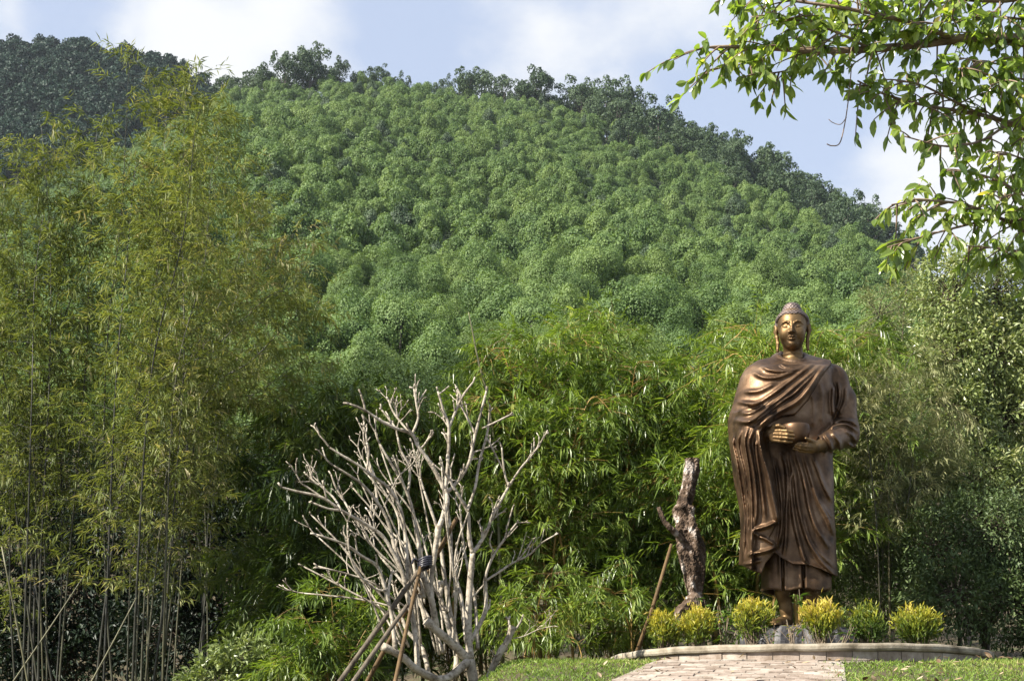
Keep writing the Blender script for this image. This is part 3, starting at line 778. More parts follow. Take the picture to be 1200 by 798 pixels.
rgf = np.random.default_rng(21)
near_protos = [tree_proto(15000, rgf, rgf.uniform(6, 7.2), rgf.uniform(2.3, 3.2), rgf.uniform(2.4, 3.6), int(rgf.integers(12, 22)), .066, (acacia_m, acacia_m, fresh_m, acacia_m, acacia_m, acacia_m, fresh_m, acacia_m)[q_], 'acacia', (.18, .38), spread=.32) for q_ in range(8)]
ridge_protos = [tree_proto(2600, rgf, rgf.uniform(7.5, 10.5), rgf.uniform(2.8, 4.0), rgf.uniform(3.2, 4.4), 20, .17, ridge_m, 'ridge_tree', (.11, .26), .60, .45, reach=(.5, 1.2)) for _ in range(6)]
dark_protos = [tree_proto(900, rgf, rgf.uniform(12, 16), rgf.uniform(3.8, 4.8), rgf.uniform(4, 5), 14, .6, cloud_shade_m, 'far_shaded_tree', (.14, .32), .60, .6) for _ in range(5)]
pale_protos = [tree_proto(22000, rgf, rgf.uniform(6, 7.5), rgf.uniform(2.4, 3.0), rgf.uniform(2.4, 3.2), 19, .034, pale_m, 'pale_tree', (.16, .33), .55, .4) for _ in range(3)]
green_protos = [tree_proto(24000, rgf, rgf.uniform(6, 8), rgf.uniform(2.6, 3.4), rgf.uniform(2.6, 3.4), 17, .036, fresh_m, 'green_tree', (.18, .36), .55, .34) for _ in range(4)]

# positions on the hill: jittered rows
pos = []
Y = 64.0
while Y < 384:
    sp = 3.8
    x = -.60 * Y + rgf.uniform(0, sp)
    while x < .70 * Y:
        pos.append((x + rgf.normal(0, .7), Y + rgf.normal(0, 1.0))); x += sp * rgf.uniform(.8, 1.25)
    Y += 3.7
pos = np.array(pos); pz = np.where(pos[:, 1] < 105, GZ(pos[:, 0], pos[:, 1]), hill_z(pos[:, 0], pos[:, 1]))
ppx, ppy = PROJ(pos[:, 0], pos[:, 1], pz + 4)
vis = (ppx > -40) & (ppx < 1240)
near_i = np.where((ppx > 190) & (ppx < 1090) & (ppy < 560))[0]
near_i = near_i[np.argsort(pos[near_i, 1])][:290]
isn = np.zeros(len(pos), bool); isn[near_i] = True
for i in near_i:
    s = rgf.uniform(.65, 1.15) * (.72 if pos[i, 1] < 82 else 1)
    place_tree('hill_tree', near_protos, rgf.integers(8), (pos[i, 0], pos[i, 1], pz[i] - .3), (s, s * rgf.uniform(.85, 1.3)), rgf.uniform(0, 6.28),
               'light green round-crowned tree on the lower slope of the wooded hill', 'trees on the lower slope of the hill')
# the rest of the wood: one mass, crowns set out on its points
def mass(name, protos, P_, S_, R_, label, loc):
    n = len(P_)
    me = bpy.data.meshes.new(name); me.vertices.add(n)
    me.vertices.foreach_set('co', (np.asarray(P_) - np.asarray(loc)).astype(np.float32).ravel())
    for nm, ty, v in (('sc', 'FLOAT_VECTOR', S_), ('rz', 'FLOAT', R_), ('kind_of', 'INT', rgf.integers(0, len(protos), n))):
        a_ = me.attributes.new(nm, ty, 'POINT'); a_.data.foreach_set('vector' if ty == 'FLOAT_VECTOR' else 'value', np.asarray(v).ravel().astype(np.int32 if ty == 'INT' else np.float32))
    o = bpy.data.objects.new(name, me); o.location = loc; COL.objects.link(o)
    ng = bpy.data.node_groups.new(name, 'GeometryNodeTree')
    ng.interface.new_socket('Geometry', in_out='INPUT', socket_type='NodeSocketGeometry'); ng.interface.new_socket('Geometry', in_out='OUTPUT', socket_type='NodeSocketGeometry')
    N = ng.nodes; L = ng.links
    gi, go = N.new('NodeGroupInput'), N.new('NodeGroupOutput')
    j = N.new('GeometryNodeJoinGeometry'); L.new(j.outputs[0], go.inputs[0])
    def attr(nm, ty):
        x = N.new('GeometryNodeInputNamedAttribute'); x.data_type = ty; x.inputs['Name'].default_value = nm; return x.outputs['Attribute']
    sc, rz, ki = attr('sc', 'FLOAT_VECTOR'), attr('rz', 'FLOAT'), attr('kind_of', 'INT')
    cx = N.new('ShaderNodeCombineXYZ'); L.new(rz, cx.inputs[2])
    for k, pme in enumerate(protos):
        po = bpy.data.objects.new(pme.name, pme)
        oi = N.new('GeometryNodeObjectInfo'); oi.inputs['Object'].default_value = po; oi.inputs['As Instance'].default_value = True
        cp = N.new('FunctionNodeCompare'); cp.data_type = 'INT'; cp.operation = 'EQUAL'
        L.new(ki, cp.inputs[2]); cp.inputs[3].default_value = k
        ip = N.new('GeometryNodeInstanceOnPoints')
        L.new(gi.outputs[0], ip.inputs['Points']); L.new(cp.outputs[0], ip.inputs['Selection']); L.new(oi.outputs['Geometry'], ip.inputs['Instance'])
        L.new(cx.outputs[0], ip.inputs['Rotation']); L.new(sc, ip.inputs['Scale']); L.new(ip.outputs[0], j.inputs[0])
    md = o.modifiers.new('crowns', 'NODES'); md.node_group = ng
    return tag(o, label, 'forest', kind='stuff')
def mass_crown(nm, mat, n, R, H, lobes, lr, size, cz, spread=.45):
    mb = MB(); C, N, S, T = crown_faces(n, rgf, R, H, lobes, lr, size, spread); clump_quads(mb, C + [0, 0, cz], N, S, T, rgf)
    return mb.mesh(nm, mat)
rest = np.where(~isn & (ppx > -260) & (ppx < 1460))[0]
sv = rgf.uniform(.62, .98, len(rest)); hv = sv * rgf.uniform(.9, 1.45, len(rest))
mass('hill_forest', [mass_crown('wood_crown', acacia_m if q_ < 9 else (fresh_m if q_ < 11 else ridge_m), 3000, rgf.uniform(2.1, 3.0), rgf.uniform(2.2, 3.6), int(rgf.integers(11, 20)), (.18, .38), .13, 3.7, .34) for q_ in range(12)],
     np.stack([pos[rest, 0], pos[rest, 1], pz[rest] - .3], -1), np.stack([sv, sv, hv], -1), rgf.uniform(0, 6.28, len(rest)),
     'dense light green wood covering the upper slopes of the hill', (0, 250, 80))
# taller darker trees along the skyline of the hill ; below its right shoulder their dark leaf colour stands in for shade
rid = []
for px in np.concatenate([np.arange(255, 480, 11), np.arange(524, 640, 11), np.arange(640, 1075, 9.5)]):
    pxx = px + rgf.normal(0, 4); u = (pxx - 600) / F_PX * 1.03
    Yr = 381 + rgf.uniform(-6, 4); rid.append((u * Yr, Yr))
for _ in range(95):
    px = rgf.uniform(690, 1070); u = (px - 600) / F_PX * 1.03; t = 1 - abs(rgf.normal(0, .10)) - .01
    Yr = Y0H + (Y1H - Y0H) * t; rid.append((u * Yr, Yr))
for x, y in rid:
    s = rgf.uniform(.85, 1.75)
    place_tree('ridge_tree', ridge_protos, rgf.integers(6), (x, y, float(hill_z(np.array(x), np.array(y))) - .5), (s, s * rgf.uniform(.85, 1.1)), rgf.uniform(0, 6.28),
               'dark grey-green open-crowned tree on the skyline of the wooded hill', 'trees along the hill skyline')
# wood on the far hill, cloud shadow put into its leaf colour
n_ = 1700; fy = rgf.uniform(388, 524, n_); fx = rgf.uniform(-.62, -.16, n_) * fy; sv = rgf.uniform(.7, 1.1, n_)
mass('far_forest', [mass_crown('far_crown', cloud_shade_m, 900, 4.2, 4.6, 18, (.16, .34), .40, 7.5, .5) for _ in range(8)],
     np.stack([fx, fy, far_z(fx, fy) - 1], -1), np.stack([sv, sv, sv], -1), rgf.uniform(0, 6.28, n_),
     'wood covering the far hill behind the bamboo, its leaves coloured dark as cloud shade', (-180, 460, 180))
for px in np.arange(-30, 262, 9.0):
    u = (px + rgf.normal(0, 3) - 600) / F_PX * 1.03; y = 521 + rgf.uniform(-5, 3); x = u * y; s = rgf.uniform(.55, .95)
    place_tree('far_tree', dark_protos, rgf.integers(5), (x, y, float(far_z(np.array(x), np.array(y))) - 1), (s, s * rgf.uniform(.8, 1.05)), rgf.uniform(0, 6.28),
               'tree on the crest of the far hill at upper left, its leaves coloured dark as cloud shade', 'trees on the far crest')
print('forest', time.time() - T0)
# ------------------------------------------------------------------ bamboo
def gp(px, Y, dz=0.0):
    """ground point under photo column px, Y metres ahead"""
    X = (px - CX) / F_PX * Y * 1.0
    return np.array([X, Y, float(GZ(X, Y)) + dz])
olive_m = leaf_mat('fine_bamboo_leaves', [(0, (.064, .088, .026)), (.35, (.132, .170, .046)), (.65, (.208, .242, .076)), (.85, (.29, .28, .125)), (1, (.36, .32, .20))], .38, .5, .3, (1.2, 1.15, .5))
green_m = leaf_mat('bamboo_leaves', [(0, (.060, .100, .022)), (.4, (.140, .210, .040)), (.75, (.235, .305, .060)), (.93, (.35, .37, .10)), (1, (.46, .36, .12))], .38, .36, .5, (1.25, 1.3, .45))
deep_m = leaf_mat('deep_bamboo_leaves', [(0, (.030, .055, .014)), (.5, (.080, .125, .028)), (.9, (.145, .190, .045)), (1, (.22, .20, .06))], .34, .4, .45, (1.2, 1.25, .45))
straw_m = leaf_mat('straw_bamboo_leaves', [(0, (.15, .18, .07)), (.5, (.25, .27, .12)), (1, (.36, .34, .19))], .35, .55, .3, (1.1, 1.05, .7))
def culm_mat(name, a, b, c):
    m, nt, bs, out = new_mat(name)
    at = nt.nodes.new('ShaderNodeAttribute'); at.attribute_name = 'tint'
    r = ramp(nt, [(0, a), (.5, b), (1, c)]); nt.links.new(at.outputs['Fac'], r.inputs[0])
    n = noise(nt, 5, 6, .6, stretch=(4, 4, .6)); r2 = ramp(nt, [(.35, (.55, .55, .5)), (.6, (1, 1, 1))]); nt.links.new(n.outputs['Fac'], r2.inputs[0])
    mx = nt.nodes.new('ShaderNodeMix'); mx.data_type = 'RGBA'; mx.blend_type = 'MULTIPLY'; mx.inputs['Factor'].default_value = 1
    nt.links.new(r.outputs[0], mx.inputs['A']); nt.links.new(r2.outputs[0], mx.inputs['B']); nt.links.new(mx.outputs['Result'], bs.inputs['Base Color'])
    bs.inputs['Roughness'].default_value = .5; return m
culm_olive = culm_mat('olive_culm', (.016, .016, .009), (.05, .050, .024), (.17, .16, .08))
culm_yellow = culm_mat('yellow_culm', (.12, .08, .02), (.30, .19, .045), (.42, .27, .07))
culm_dark = culm_mat('dark_culm', (.03, .03, .015), (.07, .065, .03), (.14, .12, .06))

def make_culm(clump, pts, r0, leaf_m, cm, rg, t0=.4, nb=60, bl=(.4, 1.0), nf=5, nl=5, L=.10, W=.014, droop=.5, tint=.5, el=(.2, .9), ct=.5, tips=True, up=0.0):
    """one culm (nodes, side branches) as a part of its clump, its foliage as a sub-part"""
    c = catmull(pts, 14 if len(pts) < 4 else 9); n = len(c)
    seg = np.linalg.norm(np.diff(c, axis=0), axis=1); s = np.concatenate([[0], np.cumsum(seg)]); H = s[-1]; tt = s / H
    mb = MB()
    rad = r0 * (1 - .86 * tt)
    node = np.arange(.1, H, .32)
    cc, rr = [], []
    allS = np.sort(np.concatenate([s, node - .012, node, node + .012])); allS = allS[(allS >= 0) & (allS <= H)]
    ci = np.stack([np.interp(allS, s, c[:, k]) for k in range(3)], -1)
    ri = np.interp(allS, s, rad); ri = np.where(np.min(np.abs(allS[:, None] - node[None]), 1) < .004, ri * 1.16, ri)
    tube(mb, ci, ri, 6, np.clip(ct + rg.normal(0, .05, len(ci)).repeat(6) if False else ct, 0, 1))
    P0, D, T = [], [], []
    ts = t0 + (1 - t0) * rg.random(nb) ** .9
    for t in ts:
        p = np.array([np.interp(t * H, s, c[:, k]) for k in range(3)])
        tan = unit(np.array([np.interp(min(t + .03, 1) * H, s, c[:, k]) for k in range(3)]) - np.array([np.interp((t - .03) * H, s, c[:, k]) for k in range(3)]))
        a = rg.uniform(0, 2 * math.pi); e = rg.uniform(*el)
        out = np.array([math.cos(a), math.sin(a), 0.0])
        d = unit(out * math.cos(e) + tan * math.sin(e))
        l = rg.uniform(*bl) * (1 - .5 * (t - t0) / (1 - t0 + 1e-6))
        q = np.linspace(0, 1, 5)[:, None]
        br = p + d * l * q + np.array([0, 0, -1.0]) * droop * .55 * l * q ** 2
        tube(mb, br, np.linspace(max(.0022, r0 * .13), .0012, 5), 3, ct, cap=False)
        bd = np.gradient(br, axis=0); bd = unit(bd)
        tq = np.clip(1 - rg.random(nf) * .72, .1, 1); tq[0] = 1.0
        for x in tq:
            f = x * 4; i = min(int(f), 3); pp = br[i] + (br[i + 1] - br[i]) * (f - i); dd = bd[min(i + 1, 4)]
            tw = unit(dd + rg.normal(0, .55, 3) + [0, 0, up - .25 * droop]); tl = rg.uniform(.03, .14) * (L / .1) ** .7
            k = rg.integers(max(2, nl - 2), nl + 2); ks = np.linspace(.2, 1, k)[:, None]
            side = unit(np.cross(tw, rand_dirs(1, rg)[0])); sg = np.where(np.arange(k) % 2, 1, -1)[:, None]
            P0.append(pp + tw * tl * ks)
            D.append(unit(tw * rg.uniform(.35, 1.0, (k, 1)) + side * sg * rg.uniform(.25, .9, (k, 1)) + [0, 0, -droop * .7] * rg.uniform(.2, 1.2, (k, 1))))
            T.append(np.full(k, tint + rg.normal(0, .13)) + rg.normal(0, .08, k))
    o = mb.obj('culm', cm, clump, True, loc=pts[0])
    P0, D, T = np.concatenate(P0), np.concatenate(D), np.clip(np.concatenate(T), 0, 1)
    n = len(P0); f = MB()
    blades(f, P0, D, L * rg.uniform(.6, 1.25, n), W * rg.uniform(.75, 1.2, n), T, droop=.25 + .35 * rg.random((n, 1)) * droop)
    f.obj('foliage', leaf_m, o)
    return n

def clump_root(base, label, group=None):
    r = empty('bamboo_clump', base); tag(r, label, 'bamboo', group); return r

rb = np.random.default_rng(101)
LG = 'fine-leaved bamboo clumps on the left'
nleaf = 0
# tall fine-leaved bamboo on the left: three clumps
OUT_X = [-160, -60, 0, 40, 70, 100, 135, 165, 200, 228, 255, 285, 320, 350, 372]
OUT_Y = [230, 210, 185, 170, 200, 130, 75, 135, 130, 82, 165, 215, 255, 310, 400]
def left_clump(base_px, Y0, label, culms, nran, spread, rmul=1.0, ymin=0, tlo=(.24, .50)):
    global nleaf
    root = clump_root(gp(base_px, Y0, -.05), label, LG)
    lst = list(culms)
    for k in range(nran):
        tx = base_px + rb.uniform(*spread); ty = np.interp(tx, OUT_X, OUT_Y) + rb.uniform(8, 150)
        bx = base_px + rb.normal(0, 26); lst.append((bx, bx + .30 * (tx - bx) + rb.normal(0, 12), tx, max(ty, ymin), Y0 + rb.normal(0, .8)))
    for bx, mx, tx, ty, Y in lst:
        b = gp(bx, Y0 + (Y - Y0) * .5, -.08); m = P(mx, 430 + (ty - 100) * .2, Y); t = P(tx, ty, Y + rb.normal(0, .3))
        q = b * .5 + m * .5 + [rb.normal(0, .05), rb.normal(0, .05), 0]
        h = t - m; tip = t + unit(h * [1, 1, .4]) * .22
        nleaf += make_culm(root, [b, q, m, (m * .45 + t * .55) + [rb.normal(0, .04), 0, 0], t, tip], rb.uniform(.010, .0185) * rmul, olive_m, culm_olive, rb, t0=rb.uniform(*tlo), nb=96, bl=(.25, .95), nf=5, nl=5, L=.108, W=.0150, droop=.42, tint=.47 + rb.normal(0, .06), ct=rb.uniform(.0, .75))
left_clump(150, 14.6, 'tallest clump of fine yellowish bamboo, its feathery tips rising against the sky at left', [(150, 124, 150, 98, 14.6), (150, 165, 226, 108, 14.4), (165, 212, 300, 232, 14.2), (175, 176, 196, 120, 15.0), (165, 190, 255, 150, 14.9), (170, 205, 335, 285, 14.6)], 9, (-60, 215))
left_clump(40, 14.9, 'fine yellowish bamboo clump with slanting culms at the left edge', [(70, 0, -50, 190, 14.6), (60, 35, 20, 195, 15.0), (60, 70, 88, 170, 15.2), (50, 58, 50, 165, 14.6)], 8, (-110, 110))
left_clump(235, 17.0, 'thinner yellow-green bamboo clump set back behind the tallest feathery bamboo', [(200, 235, 300, 260, 16.8), (215, 262, 345, 330, 17.0)], 5, (-90, 130), .85, 250, (.45, .60))

# bright green bamboo with yellow culms in the middle
MG = 'bright green bamboo clumps behind the bare tree and the figure'
def green_clump(base_px, Y0, label, tops, mat=green_m, cm=culm_yellow, nb=86, L=.145, W=.019, tint=.5, droop=.42, r=(.018, .028), bl=(.5, 1.15), t0=(.10, .3), spread=24, group=MG, el=(.1, 1.0)):
    global nleaf
    root = clump_root(gp(base_px, Y0, -.05), label, group)
    for tx, ty in tops:
        Y = Y0 + rb.normal(0, .55); bx = base_px + rb.normal(0, spread)
        b = gp(bx, Y0 + (Y - Y0) * .6, -.08); t = P(tx, ty, Y)
        m = b + (t - b) * .55 + [(b[0] - t[0]) * .22, 0, .12 * np.linalg.norm(t - b)]
        tip = t + np.array([np.sign(tx - bx) * .25, rb.normal(0, .1), -.10])
        nleaf += make_culm(root, [b, b * .5 + m * .5 + [(b[0] - t[0]) * .08, 0, .04], m, t, tip], rb.uniform(*r), mat, cm, rb, t0=(rb.uniform(*t0) if rb.random() < .68 else .55), nb=nb, bl=bl, nf=5, nl=6, L=L, W=W, droop=droop, tint=tint + rb.normal(0, .06), ct=rb.uniform(.1, 1), el=el)
green_clump(640, 15.6, 'leafy bright green bamboo clump with yellow culms directly right of the bare tree', [(590, 415), (612, 395), (640, 410), (668, 400), (575, 470), (600, 470), (640, 480), (690, 470), (665, 540), (610, 560), (585, 600), (640, 620)])
green_clump(735, 16.4, 'tallest bright green bamboo clump, its crest rising between the bare tree and the old stump', [(705, 372), (722, 385), (690, 420), (745, 430), (760, 470), (720, 500), (780, 480), (690, 560), (745, 580), (770, 620), (715, 640)], tint=.48)
green_clump(825, 15.8, 'bright green bamboo clump behind the old stump', [(790, 445), (818, 425), (840, 450), (800, 520), (850, 500), (835, 560), (785, 560), (815, 620), (860, 600), (840, 660)], tint=.42)
green_clump(925, 15.4, 'green bamboo clump standing right behind the bronze figure', [(885, 388), (905, 400), (960, 396), (1000, 402), (1020, 415), (870, 420), (985, 470), (1000, 500), (940, 430), (880, 520), (870, 620)], tint=.52)
green_clump(400, 15.6, 'deep green large-leaved bamboo clump behind the left side of the bare tree', [(350, 480), (380, 462), (410, 470), (445, 478), (330, 540), (370, 560), (420, 560), (470, 500), (350, 640), (400, 660), (450, 620), (340, 720), (390, 740), (300, 650)], deep_m, culm_dark, tint=.5, L=.17, W=.024, spread=40)
green_clump(515, 16.2, 'green bamboo clump showing through the bare pale branches', [(485, 478), (520, 486), (555, 470), (500, 540), (545, 540), (570, 500), (480, 620), (530, 640), (560, 620), (505, 700), (550, 720)], tint=.40)
green_clump(395, 13.2, 'low yellow-green bamboo shoots beside the leaning props', [(350, 715), (385, 690), (420, 705), (440, 725), (370, 760), (405, 745), (345, 770)], green_m, culm_yellow, nb=22, L=.13, W=.017, tint=.40, bl=(.25, .5), spread=20, r=(.006, .01), t0=(.2, .4))
green_clump(655, 14.3, 'added low bamboo shoots giving lit leaves in front of the yellow culms right of the bare tree', [(618, 700), (645, 672), (690, 705), (655, 730), (700, 735)], nb=20, L=.13, W=.018, tint=.52, bl=(.25, .6), spread=26, r=(.006, .011), t0=(.15, .4))  # added to show lit leaves before the self-shaded foot of the clump
green_clump(745, 14.6, 'added low bamboo shoots giving lit leaves left of the leaning stick', [(715, 690), (738, 660), (725, 725), (755, 715)], nb=20, L=.13, W=.018, tint=.46, bl=(.25, .55), spread=20, r=(.006, .011), t0=(.15, .4))  # likewise added for lit leaves low before the tallest clump
# pale thin bamboo on the right
green_clump(1062, 14.9, 'pale straw-coloured thin bamboo clump right of the figure', [(1000, 440), (1020, 430), (1040, 445), (1065, 420), (1010, 500), (1085, 470), (1050, 520), (1030, 560), (1095, 520), (990, 470)], straw_m, culm_dark, nb=60, L=.10, W=.011, tint=.5, droop=.45, r=(.010, .016), bl=(.35, .85), t0=(.3, .5), spread=30, group=None, el=(.4, 1.1))
print('bamboo leaves', nleaf, time.time() - T0)

# ------------------------------------------------------------------ leafy shrubs and trees near by
shrub_m = leaf_mat('glossy_shrub_leaves', [(0, (.075, .110, .036)), (.5, (.165, .215, .075)), (.85, (.265, .310, .125)), (1, (.34, .35, .17))], .25, .36, .5, (1.2, 1.25, .5))
dshrub_m = leaf_mat('dark_shrub_leaves', [(0, (.034, .056, .020)), (.5, (.078, .118, .042)), (1, (.15, .185, .075))], .15, .5, .25)
gloom_m = leaf_mat('deep_shade_leaves', [(0, (.008, .017, .009)), (.5, (.018, .034, .016)), (1, (.040, .064, .028))], .15, .5, .3)  # deep shade behind the left bamboo, put into near-black leaf colour
lush_m = leaf_mat('soft_shrub_leaves', [(0, (0.061, 0.103, 0.031)), (.5, (0.129, 0.190, 0.052)), (1, (0.224, 0.276, 0.095))], .35, .45, .4)
bark_m = noise_mat('brown_bark', 9, [(.3, (.035, .026, .018)), (.6, (.09, .070, .05)), (.8, (.15, .12, .09))], .9, bump=.5, bscale=30)
def shrub(name, label, cat, base, lobes, n, L, W, mat, rg, trunk_r=.035, group=None, broad=False, tint=.5, shell=.45, droop=.35, tm=None):
    """lobes: (centre, radii). Leaves fill the outer part of each lobe; a trunk and limbs lead into every lobe"""
    root = empty(name, base); tag(root, label, cat, group)
    tk = MB(); base = np.asarray(base, float)
    vol = np.array([r[0] * r[2] for _, r in lobes]); cnt = (vol / vol.sum() * n).astype(int)
    P0, D, T = [], [], []
    top = np.mean([c for c, _ in lobes], 0); fork = base * .6 + top * .4
    tube(tk, catmull([base - [0, 0, .2], base * .7 + fork * .3 + [.04, 0, .02], fork], 5), np.linspace(trunk_r, trunk_r * .7, 11), 7, rough=.06, rg=rg)
    for (c, r), k in zip(lobes, cnt):
        c = np.asarray(c, float); r = np.asarray(r, float)
        mid = fork * .5 + c * .5 + rg.normal(0, .06, 3)
        tube(tk, catmull([fork, mid, c], 5), np.linspace(trunk_r * .6, trunk_r * .2, 11), 5, rough=.05, rg=rg)
        ns = max(6, int(k / 40))
        sd = rand_dirs(ns, rg); se = c + sd * r * rg.uniform(.55, 1.05, (ns, 1))
        for e in se[:60]:
            tube(tk, [c + (e - c) * .1, c * .5 + e * .5 + rg.normal(0, .04, 3), e], [trunk_r * .16, trunk_r * .11, trunk_r * .05], 3, cap=False)
        # leaves gather in sprays around the twig ends
        w = rg.integers(0, ns, k)
        off = rg.normal(0, .20, (k, 3)) * r.mean() * shell * 1.6
        p = se[w] + off
        d = unit((p - c) / r + rg.normal(0, .7, (k, 3)) + [0, 0, -droop])
        P0.append(p); D.append(d); T.append(tint + rg.normal(0, .10, ns)[w] + rg.normal(0, .10, k))
    P0, D, T = np.concatenate(P0), np.concatenate(D), np.clip(np.concatenate(T), 0, 1); k = len(P0)
    tk.obj('trunk', tm or bark_m, root, True)
    f = MB(); up = unit(rand_dirs(k, rg) * .8 + [0, 0, 1])
    (broad_leaves if broad else blades)(f, P0, D, L * rg.uniform(.65, 1.2, k), W * rg.uniform(.7, 1.15, k), T, up=up)
    f.obj('crown', mat, root)
    return root
def lobe_px(lst, Y, depth=.8):
    return [(P(px, py, Y + dy), (rx / F_PX * Y, depth * (rx + ry) / 2 / F_PX * Y, ry / F_PX * Y)) for px, py, rx, ry, dy in lst]
rs = np.random.default_rng(55)
shrub('shrub_tree', 'glossy small-leaved green tree filling the right edge under the overhanging branch', 'tree', gp(1150, 16.2), lobe_px([(1115, 350, 50, 60, 0), (1165, 345, 60, 60, .3), (1112, 420, 45, 50, -.2), (1160, 420, 60, 60, 0), (1200, 390, 50, 80, .5), (1120, 480, 60, 45, -.3), (1180, 480, 50, 50, 0), (1225, 460, 40, 90, .2)], 16.2), 26000, .075, .030, shrub_m, rs, .05, tint=.62)
shrub('shrub', 'dark green dense bush at the lower right edge beyond the round bed', 'bush', gp(1150, 14.3), lobe_px([(1100, 640, 50, 55, 0), (1155, 620, 60, 60, 0), (1200, 650, 55, 70, .3), (1120, 700, 60, 50, -.3), (1180, 710, 60, 50, -.2), (1080, 690, 40, 50, .4), (1225, 700, 40, 70, 0)], 14.3), 24000, .06, .024, dshrub_m, rs, .04, tint=.5)
shrub('shrub', 'mid green bush between the dark bush and the glossy tree at right', 'bush', gp(1120, 15.6), lobe_px([(1090, 570, 50, 45, 0), (1140, 560, 55, 50, .2), (1190, 570, 50, 50, .3), (1075, 625, 35, 30, 0)], 15.6), 12000, .065, .026, shrub_m, rs, .03, tint=.55)
shrub('shrub', 'soft grey-green low bush just right of the robe hem', 'bush', gp(1015, 15.2), lobe_px([(1000, 660, 45, 45, 0), (1035, 640, 40, 45, .2), (1050, 690, 45, 45, 0), (1005, 610, 35, 40, .4), (985, 710, 40, 35, -.1), (1020, 720, 50, 30, -.3)], 15.2), 13000, .05, .016, lush_m, rs, .02, tint=.5)
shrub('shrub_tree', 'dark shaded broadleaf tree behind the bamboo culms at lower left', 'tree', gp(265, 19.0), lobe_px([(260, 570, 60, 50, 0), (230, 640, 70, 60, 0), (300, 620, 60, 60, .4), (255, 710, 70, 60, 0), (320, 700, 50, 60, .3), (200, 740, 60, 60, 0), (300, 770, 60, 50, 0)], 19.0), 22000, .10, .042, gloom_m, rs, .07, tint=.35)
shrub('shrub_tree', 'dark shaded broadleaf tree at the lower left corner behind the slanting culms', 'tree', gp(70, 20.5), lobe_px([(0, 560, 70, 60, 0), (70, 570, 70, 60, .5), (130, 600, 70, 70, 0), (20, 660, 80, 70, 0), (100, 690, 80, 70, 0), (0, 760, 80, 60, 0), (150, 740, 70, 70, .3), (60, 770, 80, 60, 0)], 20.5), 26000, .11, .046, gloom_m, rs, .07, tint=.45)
shrub('shrub', 'bluish green bush at the bottom edge left of the leaning props', 'bush', gp(300, 13.6), lobe_px([(285, 770, 40, 32, 0), (320, 790, 40, 35, 0), (255, 800, 40, 30, 0)], 13.6), 5000, .075, .032, shrub_m, rs, .02, tint=.45)
shrub('shrub', 'grey brown nearly leafless bush on the slope above the figure at right', 'bush', gp(1045, 30), lobe_px([(1030, 370, 40, 35, 0), (1060, 350, 40, 35, 1), (1045, 410, 45, 35, 0)], 30), 3500, .10, .03, straw_m, rs, .06, tint=.3)
# taller trees filling the ground between the bamboo and the hill
MID = [  # px, py of the crown's middle, distance, height scale, kind, label
 (350, 420, 62, 'd', 'round dark tree just right of the yellowish bamboo foliage'), (405, 448, 48, 'd', 'dark green tree at the foot of the hill above the bare tree tips'),
 (455, 438, 56, 'd', 'deep green tree in the shaded gap between the two bamboo stands'), (505, 452, 46, 'd', 'dark tree behind the topmost bare twigs'), (545, 440, 58, 'd', 'dark tree behind the thin dry stem'),
 (600, 405, 70, 'g', 'green tree above the left crest of the bright bamboo'), (660, 400, 64, 'g', 'green tree behind the middle of the bright bamboo crest'), (770, 385, 46, 'p', 'pale grey-green tree left of the figure above the bamboo'),
 (815, 372, 52, 'p', 'tallest pale grey-green tree on the slope left of the head'), (845, 410, 44, 'p', 'pale grey-green tree close left of the shoulder'), (735, 430, 60, 'g', 'green tree behind the tallest bamboo crest'),
 (905, 420, 56, 'g', 'green tree seen above the robed shoulder'), (985, 420, 50, 'g', 'green tree right of the head above the bamboo'), (1060, 440, 44, 'p', 'pale tree behind the straw-coloured bamboo'), (1040, 520, 34, 'g', 'green tree behind the thin straw bamboo culms'),
 (300, 440, 50, 'g', 'green tree seen through the right fringe of the yellowish bamboo'), (240, 500, 44, 'g', 'green tree behind the bamboo culms left of centre'), (160, 480, 52, 'g', 'green tree behind the tall bamboo'), (70, 480, 48, 'g', 'green tree behind the leftmost bamboo'),
 (0, 470, 52, 'g', 'green tree at the left edge behind the bamboo'), (430, 560, 30, 'd', 'dark tree low behind the left bare branches'), (620, 560, 30, 'd', 'dark tree low behind the yellow culms'), (760, 560, 28, 'd', 'dark tree low behind the stump'), (940, 560, 27, 'd', 'dark tree low behind the robe'),
 (1130, 560, 28, 'd', 'dark tree low behind the glossy tree'), (320, 560, 28, 'd', 'dark tree low behind the bamboo fringe'), (1120, 420, 60, 'g', 'green tree on the slope behind the glossy tree'), (1200, 400, 56, 'g', 'green tree at the right edge on the slope'), (530, 600, 26, 'd', 'dark tree low behind the pale trunk'),
 (700, 640, 25, 'd', 'dark tree deep behind the yellow-stemmed bamboo'), (860, 640, 25, 'd', 'dark tree low behind the robe drape'), (1040, 640, 25, 'd', 'dark tree low behind the soft bush')]
dg_m = leaf_mat('deep_green_leaves', [(0, (.022, .040, .014)), (.5, (.046, .078, .026)), (1, (.080, .118, .042))], .25, .7, .12)  # leaf tones darker than those of the other slope trees
dg_protos = [tree_proto(12000, rgf, 6, 2.6, 2.8, 17, .040, dg_m, 'deep_green_tree', (.18, .36), .55, .36) for _ in range(3)]
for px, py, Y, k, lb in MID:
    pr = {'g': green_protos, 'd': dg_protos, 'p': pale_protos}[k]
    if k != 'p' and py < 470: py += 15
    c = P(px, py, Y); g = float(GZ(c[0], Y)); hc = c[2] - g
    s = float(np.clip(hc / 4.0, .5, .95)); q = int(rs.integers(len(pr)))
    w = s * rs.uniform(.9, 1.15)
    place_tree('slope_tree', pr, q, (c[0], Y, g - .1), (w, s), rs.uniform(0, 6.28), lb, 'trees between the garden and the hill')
print('shrubs', time.time() - T0)
